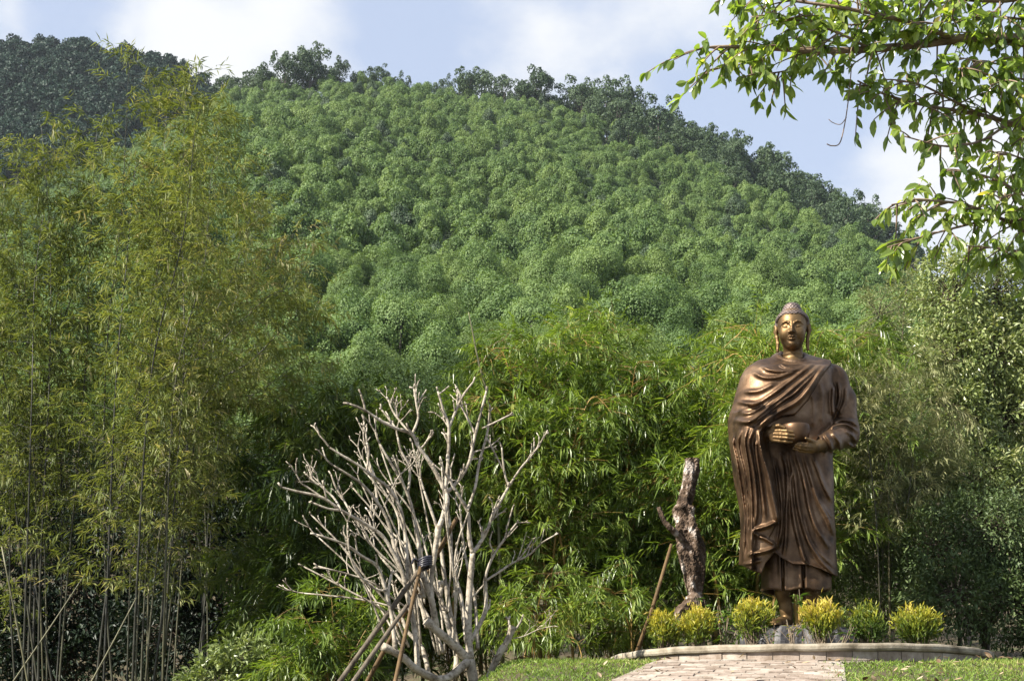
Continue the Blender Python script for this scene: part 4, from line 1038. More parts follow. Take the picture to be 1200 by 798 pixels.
# ------------------------------------------------------------------ bare pale tree with props
rt = np.random.default_rng(77)
def bare_tree():
    FY = 11.5
    root = empty('bare_tree', gp(552, FY, -.03))
    tag(root, 'leafless pale grey many-stemmed tree with blunt forked branches, held by props', 'tree')
    m, nt, b, out = new_mat('pale_bark')
    n = noise(nt, 7, 8, .62); r = ramp(nt, [(.30, (.12, .10, .075)), (.42, (.26, .225, .17)), (.55, (.38, .335, .265)), (.72, (.47, .43, .355))])
    nt.links.new(n.outputs['Fac'], r.inputs[0])
    n4 = noise(nt, 26, 4, .6); r4 = ramp(nt, [(.38, (.30, .27, .22)), (.50, (1, 1, 1))]); nt.links.new(n4.outputs['Fac'], r4.inputs[0])
    mx = nt.nodes.new('ShaderNodeMix'); mx.data_type = 'RGBA'; mx.blend_type = 'MULTIPLY'; mx.inputs['Factor'].default_value = .8
    nt.links.new(r.outputs[0], mx.inputs['A']); nt.links.new(r4.outputs[0], mx.inputs['B']); nt.links.new(mx.outputs['Result'], b.inputs['Base Color'])
    b.inputs['Roughness'].default_value = .8
    n2 = noise(nt, 45, 6, .65); bump_on(nt, b, n2.outputs['Fac'], .55, .012)
    K = FY / F_PX
    base = gp(552, FY, -.15)
    def Q(px, py, dy=0.0): return P(px, py, FY + dy)
    def limb(name, pts, r0, r1, n=5, knob=False):
        mb = MB(); r0 = r0 * .70; r1 = r1 * .72; c = catmull(pts, n); rr = np.linspace(r0, r1, len(c)) * (1 + rt.normal(0, .05, len(c)))
        if knob: rr[-3:] *= 1.22
        else: rr[-1] *= .8
        tube(mb, c, rr, 8, rough=.045, rg=rt)
        return mb, c, rr
    stems = []
    def fork(mb, p, d, r, l, depth):
        """blunt forking shoots, each a little thinner and turned up to the light"""
        d = unit(d); e = p + d * l
        mid = p + d * l * .5 + rt.normal(0, .025 * l, 3) + [0, 0, -.03 * l]
        c = catmull([p, mid, e], 4); tube(mb, c, np.linspace(r, r * .80, len(c)), 6, rough=.04, rg=rt)
        if depth <= 0:
            k = rt.integers(1, 3)
            for _ in range(k):
                q = unit(d + rt.normal(0, .38, 3)); tube(mb, [e, e + q * rt.uniform(.02, .06)], [r * .85, r * .72], 6)
            return
        k = 2 if rt.random() < .72 else 3
        ax = unit(np.cross(d, rand_dirs(1, rt)[0])); ax2 = np.cross(d, ax)
        for q in range(k):
            t = 2 * math.pi * q / k + rt.uniform(-.4, .4)
            nd = unit(d + (ax * math.cos(t) + ax2 * math.sin(t)) * rt.uniform(.38, .72) + [0, 0, .28])
            fork(mb, e, nd, r * rt.uniform(.74, .86), l * rt.uniform(.68, .98), depth - 1)
    # main stem
    mb, c, rr = limb('trunk', [base, Q(554, 800), Q(551, 770)], .062, .055)
    trunk = mb
    tube(mb, catmull([Q(551, 772), Q(549, 751), Q(549, 716), Q(551, 681), Q(554, 648)], 5), np.linspace(.036, .022, 21), 8, rough=.04, rg=rt)
    to = mb.obj('trunk', m, root, True)
    L = [  # px points (x, y, depth offset), r start, r end, forks at the end (depth), knob
     ([(554,648,0),(550,630,-.02),(548,600,-.05),(534,575,-.12)], .028, .017, 2, 0), ([(554,648,0),(560,640,.02),(571,621,.05),(578,603,.05),(596,570,.10)], .026, .016, 0, 0),
     ([(596,570,.1),(610,549,.12),(626,530,.12),(640,508,.12)], .014, .010, 0, 0), ([(596,570,.1),(591,553,.1),(588,524,.08)], .013, .010, 0, 0), ([(626,530,.12),(626,517,.14)], .010, .009, 0, 0),
     ([(548,772,0),(528,752,-.10),(511,738,-.18),(500,727,-.22)], .055, .046, 0, 1), ([(511,736,-.18),(508,714,-.22),(505,700,-.24),(496,676,-.26)], .040, .030, 0, 1),
     ([(506,706,-.2),(505,682,-.2),(510,645,-.2),(514,617,-.2)], .032, .029, 0, 1), ([(513,622,-.2),(519,605,-.18),(524,587,-.15),(521,573,-.12)], .031, .027, 0, 0),
     ([(521,574,-.12),(512,556,-.12),(502,539,-.14),(490,523,-.16),(483,509,-.18),(464,502,-.25),(446,493,-.3),(428,481,-.35),(409,473,-.4)], .027, .012, 0, 0),
     ([(428,481,-.35),(426,472,-.35),(423,462,-.36)], .013, .011, 0, 0), ([(483,509,-.18),(490,490,-.1),(488,474,-.08),(485,455,-.08)], .016, .011, 0, 0), ([(488,474,-.08),(499,458,-.02)], .010, .009, 0, 0),
     ([(464,502,-.25),(455,490,-.2),(447,480,-.2)], .013, .010, 0, 0), ([(483,509,-.18),(474,500,-.1),(461,483,-.06),(455,468,-.04)], .013, .010, 0, 0),
     ([(522,576,-.12),(530,571,-.08),(548,546,-.04),(557,509,0),(570,458,.05)], .025, .013, 0, 0), ([(557,509,0),(548,490,.02),(540,475,.04),(535,462,.04)], .014, .010, 0, 0), ([(565,502,.02),(582,494,0),(598,486,0)], .012, .010, 0, 0),
     ([(522,574,-.12),(525,540,-.1),(526,501,-.1),(520,482,-.1),(513,458,-.12)], .021, .012, 0, 0), ([(526,501,-.1),(533,484,-.06),(541,466,-.05),(555,447,-.05)], .016, .011, 0, 0), ([(541,466,-.05),(536,455,-.05)], .011, .009, 0, 0), ([(514,462,-.12),(521,457,-.1)], .010, .008, 0, 0),
     ([(547,600,-.05),(557,570,0),(562,540,.05),(571,508,.08),(574,480,.08)], .018, .011, 0, 0), ([(570,512,.08),(582,535,.1),(590,551,.1)], .011, .010, 0, 0),
     ([(548,775,-.02),(520,796,-.2),(490,785,-.35),(470,768,-.45),(448,757,-.52)], .050, .040, 0, 1),
     ([(463,760,-.48),(461,738,-.46),(458,716,-.44),(448,678,-.44),(441,662,-.46),(425,652,-.5),(410,641,-.55),(395,634,-.6),(370,626,-.66)], .026, .012, 0, 0),
     ([(455,700,-.44),(456,685,-.42),(459,672,-.4)], .018, .014, 0, 0), ([(452,692,-.45),(440,690,-.48),(425,678,-.55),(414,662,-.6),(409,645,-.6)], .015, .011, 1, 0), ([(425,678,-.55),(400,670,-.6),(373,665,-.7)], .008, .006, 0, 0), ([(409,645,-.6),(408,630,-.6)], .010, .009, 1, 0),
     ([(490,785,-.35),(486,740,-.3),(478,700,-.3),(472,672,-.32),(462,650,-.34),(448,628,-.36),(425,612,-.42),(400,598,-.5),(378,583,-.55),(345,575,-.6),(330,571,-.64)], .032, .011, 0, 0),
     ([(378,583,-.55),(362,572,-.56),(354,567,-.58)], .011, .009, 1, 0), ([(400,598,-.5),(385,596,-.55),(366,589,-.58)], .013, .010, 0, 0), ([(400,598,-.5),(390,582,-.45),(366,562,-.45),(358,555,-.45)], .013, .009, 0, 0), ([(412,604,-.46),(404,588,-.4),(394,572,-.38),(388,556,-.38)], .012, .009, 0, 0),
     ([(470,668,-.32),(462,640,-.25),(455,612,-.24),(442,588,-.28),(425,568,-.34),(408,556,-.4),(390,545,-.44)], .024, .011, 1, 0), ([(442,588,-.28),(440,570,-.24),(434,552,-.22),(430,535,-.2)], .014, .011, 1, 0),
     ([(478,690,-.3),(476,640,-.2),(470,600,-.16),(458,575,-.2),(440,560,-.26),(420,545,-.32),(400,533,-.36),(386,524,-.38)], .026, .011, 1, 0), ([(440,560,-.26),(432,540,-.2),(428,522,-.2)], .013, .010, 1, 0), ([(430,551,-.3),(432,530,-.3),(430,518,-.3)], .014, .012, 1, 0),
     ([(497,700,-.24),(492,650,-.1),(486,610,-.05),(478,580,-.05),(466,556,-.1),(454,536,-.14),(445,520,-.15)], .026, .012, 2, 0), ([(478,580,-.05),(480,550,.02),(470,528,.02),(466,512,.02)], .015, .012, 1, 0), ([(471,565,-.08),(455,569,-.1),(442,566,-.12)], .012, .010, 0, 0), ([(450,594,-.2),(466,560,-.16),(482,545,-.12),(493,528,-.1)], .008, .007, 0, 0),
     ([(540,770,.1),(528,720,.2),(520,670,.3),(515,630,.34),(506,600,.36),(497,575,.36)], .030, .014, 3, 0), ([(548,760,.12),(540,700,.3),(530,660,.4),(528,620,.46),(524,590,.48)], .028, .014, 3, 0), ([(500,735,.1),(490,690,.3),(480,640,.4),(466,605,.42)], .026, .014, 3, 0),
     ([(520,765,.2),(500,720,.4),(470,680,.5),(448,655,.5)], .026, .014, 3, 0), ([(560,760,.2),(556,700,.4),(545,650,.5),(540,610,.5)], .022, .013, 2, 0),
     ([(551,752,0),(560,735,.05),(569,715,.10),(569,690,.12),(568,680,.12)], .030, .021, 0, 0), ([(568,681,.12),(585,670,.14),(600,660,.16),(620,650,.2),(635,636,.2),(650,627,.2)], .014, .008, 0, 0), ([(606,657,.17),(616,645,.2),(624,632,.2)], .009, .007, 0, 0), ([(606,657,.17),(612,640,.2),(616,626,.2)], .006, .005, 0, 0),
     ([(568,680,.12),(572,665,.1),(580,648,.1),(592,630,.1),(606,612,.1)], .017, .010, 0, 0), ([(592,630,.1),(596,612,.1),(601,594,.1)], .011, .008, 0, 0), ([(579,648,.1),(574,636,.08),(576,625,.08)], .009, .008, 0, 0), ([(606,612,.1),(615,612,.1)], .008, .007, 0, 0), ([(568,684,.12),(556,697,.1),(548,704,.08)], .012, .010, 0, 0),
     ([(569,716,.1),(573,712,.1),(574,706,.1)], .014, .010, 0, 0), ([(530,700,.0),(536,680,.02),(540,665,.05)], .010, .008, 1, 0),
     ([(568,826,.1),(571,800,.1),(582,772,.08),(595,750,.06),(601,733,.05)], .046, .034, 0, 1), ([(600,742,.05),(608,732,.05),(612,724,.05)], .012, .010, 0, 0), ([(602,748,.05),(614,745,.04),(632,737,.02),(650,733,.0)], .007, .004, 0, 0), ([(598,738,.06),(596,726,.08)], .018, .014, 0, 0), ([(588,762,.06),(580,768,.02),(577,764,0)], .010, .006, 0, 0),
     ([(530,800,-.05),(535,770,.0),(527,740,.02),(520,715,.02)], .034, .026, 1, 0), ([(505,800,.1),(495,760,.2),(478,740,.25),(470,720,.28)], .03, .02, 2, 0)]
    for _ in range(20):   # slender stems behind and between, fanning out to the crown's edge
        tx = rt.uniform(352, 560); ty = np.interp(tx, [340, 380, 420, 470, 520, 560], [575, 520, 480, 460, 452, 455]) + rt.uniform(50, 150)
        bx = np.interp(tx, [350, 560], [462, 550]) + rt.normal(0, 10); by = rt.uniform(690, 775); dy = rt.uniform(-.35, .55)
        L.append(([(bx, by, dy * .3), (bx + (tx - bx) * .22 + rt.normal(0, 4), by + (ty - by) * .38, dy * .7), (bx + (tx - bx) * .55 + rt.normal(0, 5), by + (ty - by) * .70, dy), (tx, ty, dy)], rt.uniform(.011, .016), .0088, int(rt.integers(0, 2)), 0))
    for pts, r0, r1, fk, kn in L:
        c = [Q(*p) for p in pts]
        mb, cc, rr = limb('limb', c, r0, r1, 5, kn)
        if kn:  # a sawn end
            pass
        if fk: fork(mb, cc[-1], cc[-1] - cc[-3] + [0, 0, .02], r1 * .72, rt.uniform(.07, .12), fk)
        elif r1 < .02:
            for _ in range(rt.integers(1, 3)):
                q = unit(unit(cc[-1] - cc[-2]) + rt.normal(0, .4, 3)); tube(mb, [cc[-1], cc[-1] + q * rt.uniform(.02, .05)], [r1 * .8, r1 * .65], 6)
            if len(pts) > 3:   # short side shoots
                for _ in range(rt.integers(3, 7)):
                    i = rt.integers(len(cc) // 3, len(cc) - 2); d0 = unit(cc[i + 1] - cc[i]); d1 = unit(d0 * .5 + rt.normal(0, .5, 3) + [0, 0, .75])
                    fork(mb, cc[i], d1, rr[i] * .66, rt.uniform(.06, .12), int(rt.integers(0, 2)))
        mb.obj('limb', m, root, True)
    return root
bare_tree()
prop_m = noise_mat('weathered_pole', 6, [(.3, (.045, .036, .025)), (.55, (.11, .09, .065)), (.75, (.18, .15, .115))], .85, bump=.4, bscale=30, stretch=(3, 3, 1))
prop_b = noise_mat('brown_pole', 6, [(.3, (.05, .030, .012)), (.6, (.12, .075, .032)), (.8, (.18, .12, .06))], .75, bump=.4, bscale=30)
def pole(name, label, a, b, r, mat, group=None):
    mb = MB(); a, b = np.asarray(a), np.asarray(b); t = np.linspace(0, 1, 12)[:, None]
    side = unit(np.cross(b - a, [0, 0, 1])); c = a + (b - a) * t + side * np.sin(t * 5) * r * .5
    tube(mb, c, np.linspace(r, r * .8, 12) * (1 + rt.normal(0, .03, 12)), 9, rough=.03, rg=rt)
    tag(mb.obj(name, mat, None, True, loc=a), label, 'support pole', group)
def to_ground(a, b, Y):
    """continue the pole a-b downwards until it meets the ground"""
    a, b = np.asarray(a), np.asarray(b); d = b - a
    for k in np.linspace(1, 4, 200):
        q = a + d * k
        if q[2] < float(GZ(q[0], q[1])) - .05: return q
    return q
SG = 'props of the bare tree'
t_ = P(501, 655, 11.22); pole('support_pole', 'long grey prop slanting down left from the dark tie of the bare tree', to_ground(t_, P(398, 798, 10.9), 0), t_, .023, prop_m, SG)
t_ = P(478, 709, 11.05); pole('support_pole', 'shorter grey prop running parallel below the long slanting one', to_ground(t_, P(413, 800, 10.75), 0), t_, .021, prop_m, SG)
t_ = P(494, 664, 11.16); pole('support_pole', 'thin brown steep prop under the dark tie of the bare tree', to_ground(t_, P(462, 798, 10.8), 0), t_, .018, prop_b, SG)
t_ = P(535, 606, 11.6); pole('support_pole', 'brown prop crossing behind the pale stems, its upper end right of the tie', to_ground(t_, P(430, 800, 11.9), 0), t_, .022, prop_b, SG)
def tie():
    c = P(498, 660, 11.20); mb = MB(); rg = np.random.default_rng(4)
    for k in range(5):
        a = np.linspace(0, 2 * math.pi, 22); zz = (k - 2) * .016
        pts = [(c[0] + .052 * math.cos(t), c[1] + .050 * math.sin(t), c[2] + zz + .02 * math.cos(t + .4) + rg.normal(0, .002)) for t in a]
        tube(mb, pts, .011, 6)
    tube(mb, catmull([c + [-.05, -.03, .01], c + [-.085, -.05, .03], c + [-.10, -.05, -.01]], 4), .009, 5)
    o = mb.obj('binding', noise_mat('black_rubber', 20, [(.3, (.012, .012, .016)), (.7, (.05, .05, .065))], .35), None, True, loc=c)
    tag(o, 'dark rubber strip tied round the props and a pale stem', 'tie')
tie()

# ------------------------------------------------------------------ old stump, leaning stick, dry stem
def stump():
    SY = 14.0; root = empty('dead_stump', gp(812, SY)); tag(root, 'knotty dead trunk with a sawn flat top left of the bronze figure', 'tree stump')
    rg = np.random.default_rng(31)
    prof = [(817, 742, 10), (815, 712, 9.5), (814, 695, 10), (813, 678, 13), (811, 660, 16.5), (809, 640, 17.5), (806, 622, 16), (803, 606, 13.5), (802, 596, 13), (803, 588, 10.5), (806, 575, 10), (808, 560, 10), (810, 548, 10), (811, 538, 10.5)]
    c = catmull([P(a, b, SY) for a, b, _ in prof], 10); r = catmull([(q, 0, 0) for _, _, q in prof], 10)[:, 0] / F_PX * SY * .88
    mb = MB(); ns = 64; th = np.arange(ns) * 2 * math.pi / ns
    n = len(c); V = []
    for k in range(n):
        z = k / n
        ridge = np.abs(np.sin(th * 6.5 + 2.2 * np.sin(z * 23) + np.sin(z * 61))); bump = .90 + .16 * ridge * (.5 + .5 * np.sin(z * 37 + th * 2)) + .10 * np.sin(th * 3 + z * 9) + .07 * np.sin(th * 5 - z * 14 + 1) + .06 * np.sin(th * 9 + z * 31) + rg.normal(0, .035, ns)
        knot = .35 * np.exp(-((z - .62) / .035) ** 2) * np.exp(-((np.cos(th - 3.9) - 1) / .25) ** 2) + .25 * np.exp(-((z - .60) / .03) ** 2) * np.exp(-((np.cos(th - 5.2) - 1) / .2) ** 2)
        rr = r[k] * (bump + knot)
        V.append(np.stack([c[k, 0] + rr * np.cos(th), c[k, 1] + rr * np.sin(th), np.full(ns, c[k, 2]) + rg.normal(0, .003, ns) * (k < n - 2)], -1))
    V = np.concatenate(V); i = np.arange(n - 1)[:, None] * ns; j = np.arange(ns); kk = (j + 1) % ns
    mb.add(V, np.stack([i + j, i + kk, i + ns + kk, i + ns + j], -1).reshape(-1, 4))
    bm_ = noise_mat('flaky_bark', 8, [(.36, (.025, .016, .010)), (.47, (.085, .056, .036)), (.54, (.16, .115, .085)), (.62, (.42, .37, .33))], .9, bump=1.0, bscale=22, dist=.03)
    mb.obj('trunk', bm_, root, False)
    mb = MB(); e = c[-1]; top = [(e[0] + .97 * (V[(n - 1) * ns + q] - e)[0], e[1] + .97 * (V[(n - 1) * ns + q] - e)[1], e[2] + .004) for q in range(ns)]
    mb.add(top + [tuple(e + [0, 0, .008])], np.stack([np.full(ns, ns), j, kk], -1))
    mb.obj('cut_top', noise_mat('sawn_wood', 14, [(.3, (.20, .17, .15)), (.7, (.36, .32, .28))], .9), root)
    mb = MB(); tube(mb, catmull([P(799, 632, SY - .1), P(791, 624, SY - .16), P(783, 616, SY - .2), P(776, 606, SY - .2), P(772, 594, SY - .2)], 4), np.linspace(.034, .022, 17), 8, rough=.14, rg=rg)
    mb.obj('branch', bm_, root, False)
    mb = MB()
    tube(mb, catmull([P(815, 700, SY - .08), P(808, 708, SY - .15), P(798, 716, SY - .2), P(790, 734, SY - .2)], 4), np.linspace(.07, .05, 13), 8, rough=.12, rg=rg)
    tube(mb, catmull([P(817, 700, SY + .05), P(826, 716, SY + .05), P(830, 740, SY + .05)], 4), np.linspace(.06, .04, 9), 8, rough=.12, rg=rg)
    mb.obj('root', bm_, root, False)
stump()
a_ = gp(738, 13.9, -.05); mb = MB(); tube(mb, [a_, a_ * .5 + P(787, 637, 13.9) * .5 + [.02, 0, 0], P(787, 637, 13.85)], [.022, .020, .016], 8, rough=.03)
tag(mb.obj('leaning_stick', prop_b, None, True, loc=a_), 'brown stick leaning against the branch of the dead trunk', 'stick')
a_ = gp(590, 15.2); mb = MB(); tube(mb, catmull([a_, P(582, 560, 15.2), P(572, 470, 15.2), P(561, 425, 15.2), P(553, 385, 15.2), P(549, 366, 15.2)], 5), np.linspace(.022, .005, 26), 6, .9)
tag(mb.obj('dry_shoot', culm_olive, None, True, loc=a_), 'thin bare pale stem rising above the bright bamboo right of the bare twigs', 'dead stem')
# crossing dead sticks among the left bamboo
for (x0, y0, x1, y1, Y, r_, lb) in ((40, 760, 100, 672, 13.6, .010, 'thin pale dead stick leaning across the culms at lower left'), (110, 790, 160, 700, 13.4, .012, 'pale dead stick leaning between the bamboo bases'), (2, 640, 30, 800, 13.5, .014, 'dark dead culm leaning at the left edge')):
    p0, p1 = P(x0, y0, Y), P(x1, y1, Y); lo, hi_ = (p0, p1) if p0[2] < p1[2] else (p1, p0)
    g_ = to_ground(hi_, lo, 0); mb = MB(); tube(mb, catmull([g_, lo + [.02, 0, .01], hi_], 5), np.linspace(r_, r_ * .5, 11), 6, .8)
    tag(mb.obj('dead_stick', culm_olive, None, True, loc=g_), lb, 'stick')

# ------------------------------------------------------------------ clipped yellow bushes in the bed and small weeds
yel_m = leaf_mat('golden_leaves', [(0, (.055, .095, .016)), (.3, (.14, .19, .024)), (.6, (.32, .32, .036)), (.85, (.48, .42, .05)), (1, (.54, .42, .11))], .35, .45, .35, (1.15, 1.1, .5))
twig_m = noise_mat('thin_twigs', 12, [(.3, (.12, .09, .06)), (.7, (.26, .21, .15))], .85)
weed_m = leaf_mat('weed_leaves', [(0, (.05, .10, .02)), (.5, (.10, .18, .035)), (1, (.17, .26, .06))], .35, .4, .45)
rw = np.random.default_rng(91)
def ybush(px, py, rx, ry, Y, label, tint=.55, bare=0.0, n=2600):
    c = P(px, py, Y); gz = RIM_Z - .05 if math.hypot(c[0] - PC[0], Y - PC[1]) < PR - .1 else float(GZ(c[0], Y)); base = np.array([c[0], Y, gz])
    root = empty('golden_bush', base); tag(root, label, 'bush', 'small golden bushes in the round bed')
    R_ = np.array([rx, (rx + ry) / 2, ry]) / F_PX * Y * np.array([.86, .86, .86])
    tk = MB(); P0, D, T = [], [], []
    for k in range(70):
        d = rand_dirs(1, rw)[0]; d[2] = d[2] * .9 + .15
        e = c + d * R_ * rw.uniform(.45, 1.08)
        st = base + [rw.normal(0, .025), rw.normal(0, .025), 0]
        mid = st * .45 + e * .55 + [0, 0, -.02]
        tube(tk, catmull([st, mid, e], 3), np.linspace(.0045, .0015, 7), 4, cap=False)
        m_ = n // 70; s_ = rw.random((m_, 1)) ** .6
        p = mid + (e - mid) * s_ + rw.normal(0, .026, (m_, 3)); P0.append(p)
        D.append(unit(unit(e - mid) + rw.normal(0, .6, (m_, 3)) + [0, 0, .35])); hgt = (p[:, 2] - c[2]) / R_[2]
        T.append(tint - .10 + rw.normal(0, .12) + .34 * hgt + rw.normal(0, .1, m_))
    P0, D, T = np.concatenate(P0), np.concatenate(D), np.clip(np.concatenate(T), 0, 1)
    tk.obj('stem', twig_m, root); f = MB(); k = len(P0)
    blades(f, P0, D, .062 * rw.uniform(.6, 1.3, k), .0145 * rw.uniform(.7, 1.2, k), T, up=unit(rand_dirs(k, rw) + [0, 0, .6]), droop=.3)
    f.obj('foliage', yel_m, root)
ybush(778, 734, 20, 22, 12.25, 'golden bush at the left end of the row below the dead trunk', .55)
ybush(818, 731, 20, 23, 12.2, 'golden bush second from the left, close against the end one', .60)
ybush(881, 722, 26, 22, 11.85, 'wide golden bush in front of the foot on the left of the rock', .62)
ybush(961, 720, 25, 19, 11.85, 'brightest golden bush hiding the right foot, bare twigs below it', .75)
ybush(1018, 729, 22, 23, 12.0, 'greener golden bush on the right beside the dark rock', .38)
ybush(1075, 732, 28, 23, 12.2, 'largest golden bush at the right end of the row', .52, n=3200)
def weed(px, py, Y, h, nl, L, W, label, name='leafy_weed', spread=.10, stems=3, mat=None):
    c = P(px, py, Y); inside = math.hypot(c[0] - PC[0], Y - PC[1]) < PR - .05
    base = np.array([c[0], Y, RIM_Z - .05 if inside else float(GZ(c[0], Y)) - .02]); root = empty(name, base); tag(root, label, 'plant')
    tk = MB(); P0, D = [], []
    top = max(.08, c[2] + h - base[2])
    for s in range(stems):
        e = base + [rw.normal(0, spread), rw.normal(0, spread), top * rw.uniform(.65, 1.0)]
        cc = catmull([base, base * .5 + e * .5 + [rw.normal(0, .02), 0, .02], e], 4); tube(tk, cc, np.linspace(.006, .002, len(cc)), 4, cap=False)
        k = nl // stems; i = np.clip((len(cc) - 1) * rw.random(k) ** .5, 0, len(cc) - 1).astype(int)
        a = rw.uniform(0, 6.28, k); P0.append(cc[i]); D.append(np.stack([np.cos(a), np.sin(a), rw.uniform(-.2, .7, k)], -1))
    P0, D = np.concatenate(P0), unit(np.concatenate(D)); k = len(P0)
    tk.obj('stem', twig_m, root); f = MB(); broad_leaves(f, P0, D, L * rw.uniform(.6, 1.2, k), W * rw.uniform(.7, 1.2, k), np.clip(rw.normal(.55, .18, k), 0, 1), droop=.3)
    f.obj('foliage', mat or weed_m, root)
weed(939, 700, 12.45, .10, 16, .10, .042, 'single leafy shoot standing between the bronze ankles', stems=1, spread=.01)
weed(850, 724, 12.4, .14, 70, .085, .036, 'leafy green weed between the second and third golden bushes', stems=8, spread=.13)
weed(835, 700, 13.6, .12, 60, .10, .04, 'light green sapling at the foot of the dead trunk', stems=5, spread=.12)
weed(905, 738, 11.75, .05, 40, .05, .018, 'small green weed at the left end of the dark rock', stems=7, spread=.08)
weed(928, 734, 11.7, .08, 30, .055, .016, 'yellowish low weed in front of the dark rock', stems=8, spread=.06, mat=yel_m)
weed(993, 738, 11.8, .06, 50, .055, .026, 'low green weed between the brightest bush and the greener bush', stems=7, spread=.09)
weed(1046, 742, 12.1, .06, 50, .055, .022, 'low green weed between the two right-hand golden bushes', stems=7, spread=.09)
# thin bare twigs standing before the rock
mb = MB(); b0 = None
for k in range(16):
    px = rw.uniform(925, 985); Y = 11.62 + rw.uniform(0, .12); b = np.array([P(px, 753, Y)[0], Y, RIM_Z - .05]); e = b + [rw.normal(0, .08), rw.normal(0, .03), rw.uniform(.12, .24)]
    b0 = b if b0 is None else b0; tube(mb, catmull([b, b * .5 + e * .5 + [rw.normal(0, .01), 0, 0], e], 3), np.linspace(.0035, .0018, 7), 4, cap=False)
tag(mb.obj('dry_twigs', twig_m, None, False, loc=b0), 'tuft of thin dry twigs in front of the dark rock', 'twigs')

# ------------------------------------------------------------------ lawn, litter
grass_m = leaf_mat('lawn_grass', [(0, (.08, .14, .022)), (.5, (.17, .26, .045)), (.85, (.27, .34, .08)), (1, (.42, .38, .17))], .35, .5, .3)
def on_path(x, y):
    l, r = path_uv(0, 11.3 - y), path_uv(1, 11.3 - y); return (x > l[0] - .01) & (x < r[0] - .05)
def lawn():
    rg = np.random.default_rng(17); n = 130000
    y = rg.uniform(8.6, 15.2, n); x = rg.uniform(-1.6, 6.6, n)
    l0, l1 = PATH_A; t = (y - 10.2) / 1.1; xl = l0[0] + (l1[0] - l0[0]) * t; xr = 2.62 + (-.24 / 1.1) * (11.3 - y) 
    edge = rg.normal(0, .05, n)
    rim = np.hypot(x - PC[0], y - PC[1])
    keep = ((x < xl + edge) | (x > xr - .08 + edge * 1.6) | (y > 12)) & (rim > PR + .035)
    keep &= (np.sin(x * 3.1 + 2 * np.sin(y * 2.3)) * np.sin(y * 3.7 + x) > -.75) | (rg.random(n) < .35)
    keep &= ~((x > 4.9) & (y > 13.4)); keep &= (rg.random(n) < np.clip(1.4 - np.abs(y - 11) * .2, .25, 1))
    x, y = x[keep], y[keep]; k = len(x); h = rg.uniform(.02, .05, k) + .05 * rg.random(k) ** 6
    d = unit(np.stack([rg.normal(0, .55, k), rg.normal(0, .55, k), np.full(k, .8)], -1))
    mb = MB(); patch = .12 * np.sin(x * 2.3 + y) + .1 * np.sin(y * 4.1 - x * 1.7)
    blades(mb, np.stack([x, y, GZ(x, y) - .005], -1), d, h, .008 * rg.uniform(.6, 1.5, k), np.clip(rg.normal(.5, .2, k) + patch, 0, 1), droop=.35, up=unit(rand_dirs(k, rg)))
    tag(mb.obj('lawn_grass', grass_m, None, False, (2.5, 11, 2.2)), 'short green grass beside the brick path and round bed', 'grass', kind='stuff')
    # fallen dry leaves
    m = leaf_mat('dry_leaves', [(0, (.09, .055, .03)), (.5, (.24, .17, .10)), (1, (.42, .35, .25))], .1, .7, .2)
    n = 330; y = rg.uniform(9.2, 12.6, n); x = rg.uniform(-.8, 5.8, n); keep = np.hypot(x - PC[0], y - PC[1]) > PR + .06
    keep &= (rg.random(n) < np.where(x > 2.3, 1.0, .4)); x, y = x[keep], y[keep]; k = len(x); a = rg.uniform(0, 6.28, k); mb = MB()
    broad_leaves(mb, np.stack([x, y, GZ(x, y) + .03 + .012 * rg.random(k)], -1), np.stack([np.cos(a), np.sin(a), rg.normal(0, .25, k)], -1), rg.uniform(.04, .085, k), rg.uniform(.02, .04, k), rg.random(k), up=unit(np.stack([rg.normal(0, .4, k), rg.normal(0, .4, k), np.ones(k)], -1)), droop=-.3)
    tag(mb.obj('leaf_litter', m, None, False, (2.5, 11, 2.2)), 'dry brown leaves scattered on the grass', 'leaves', kind='stuff')
lawn()

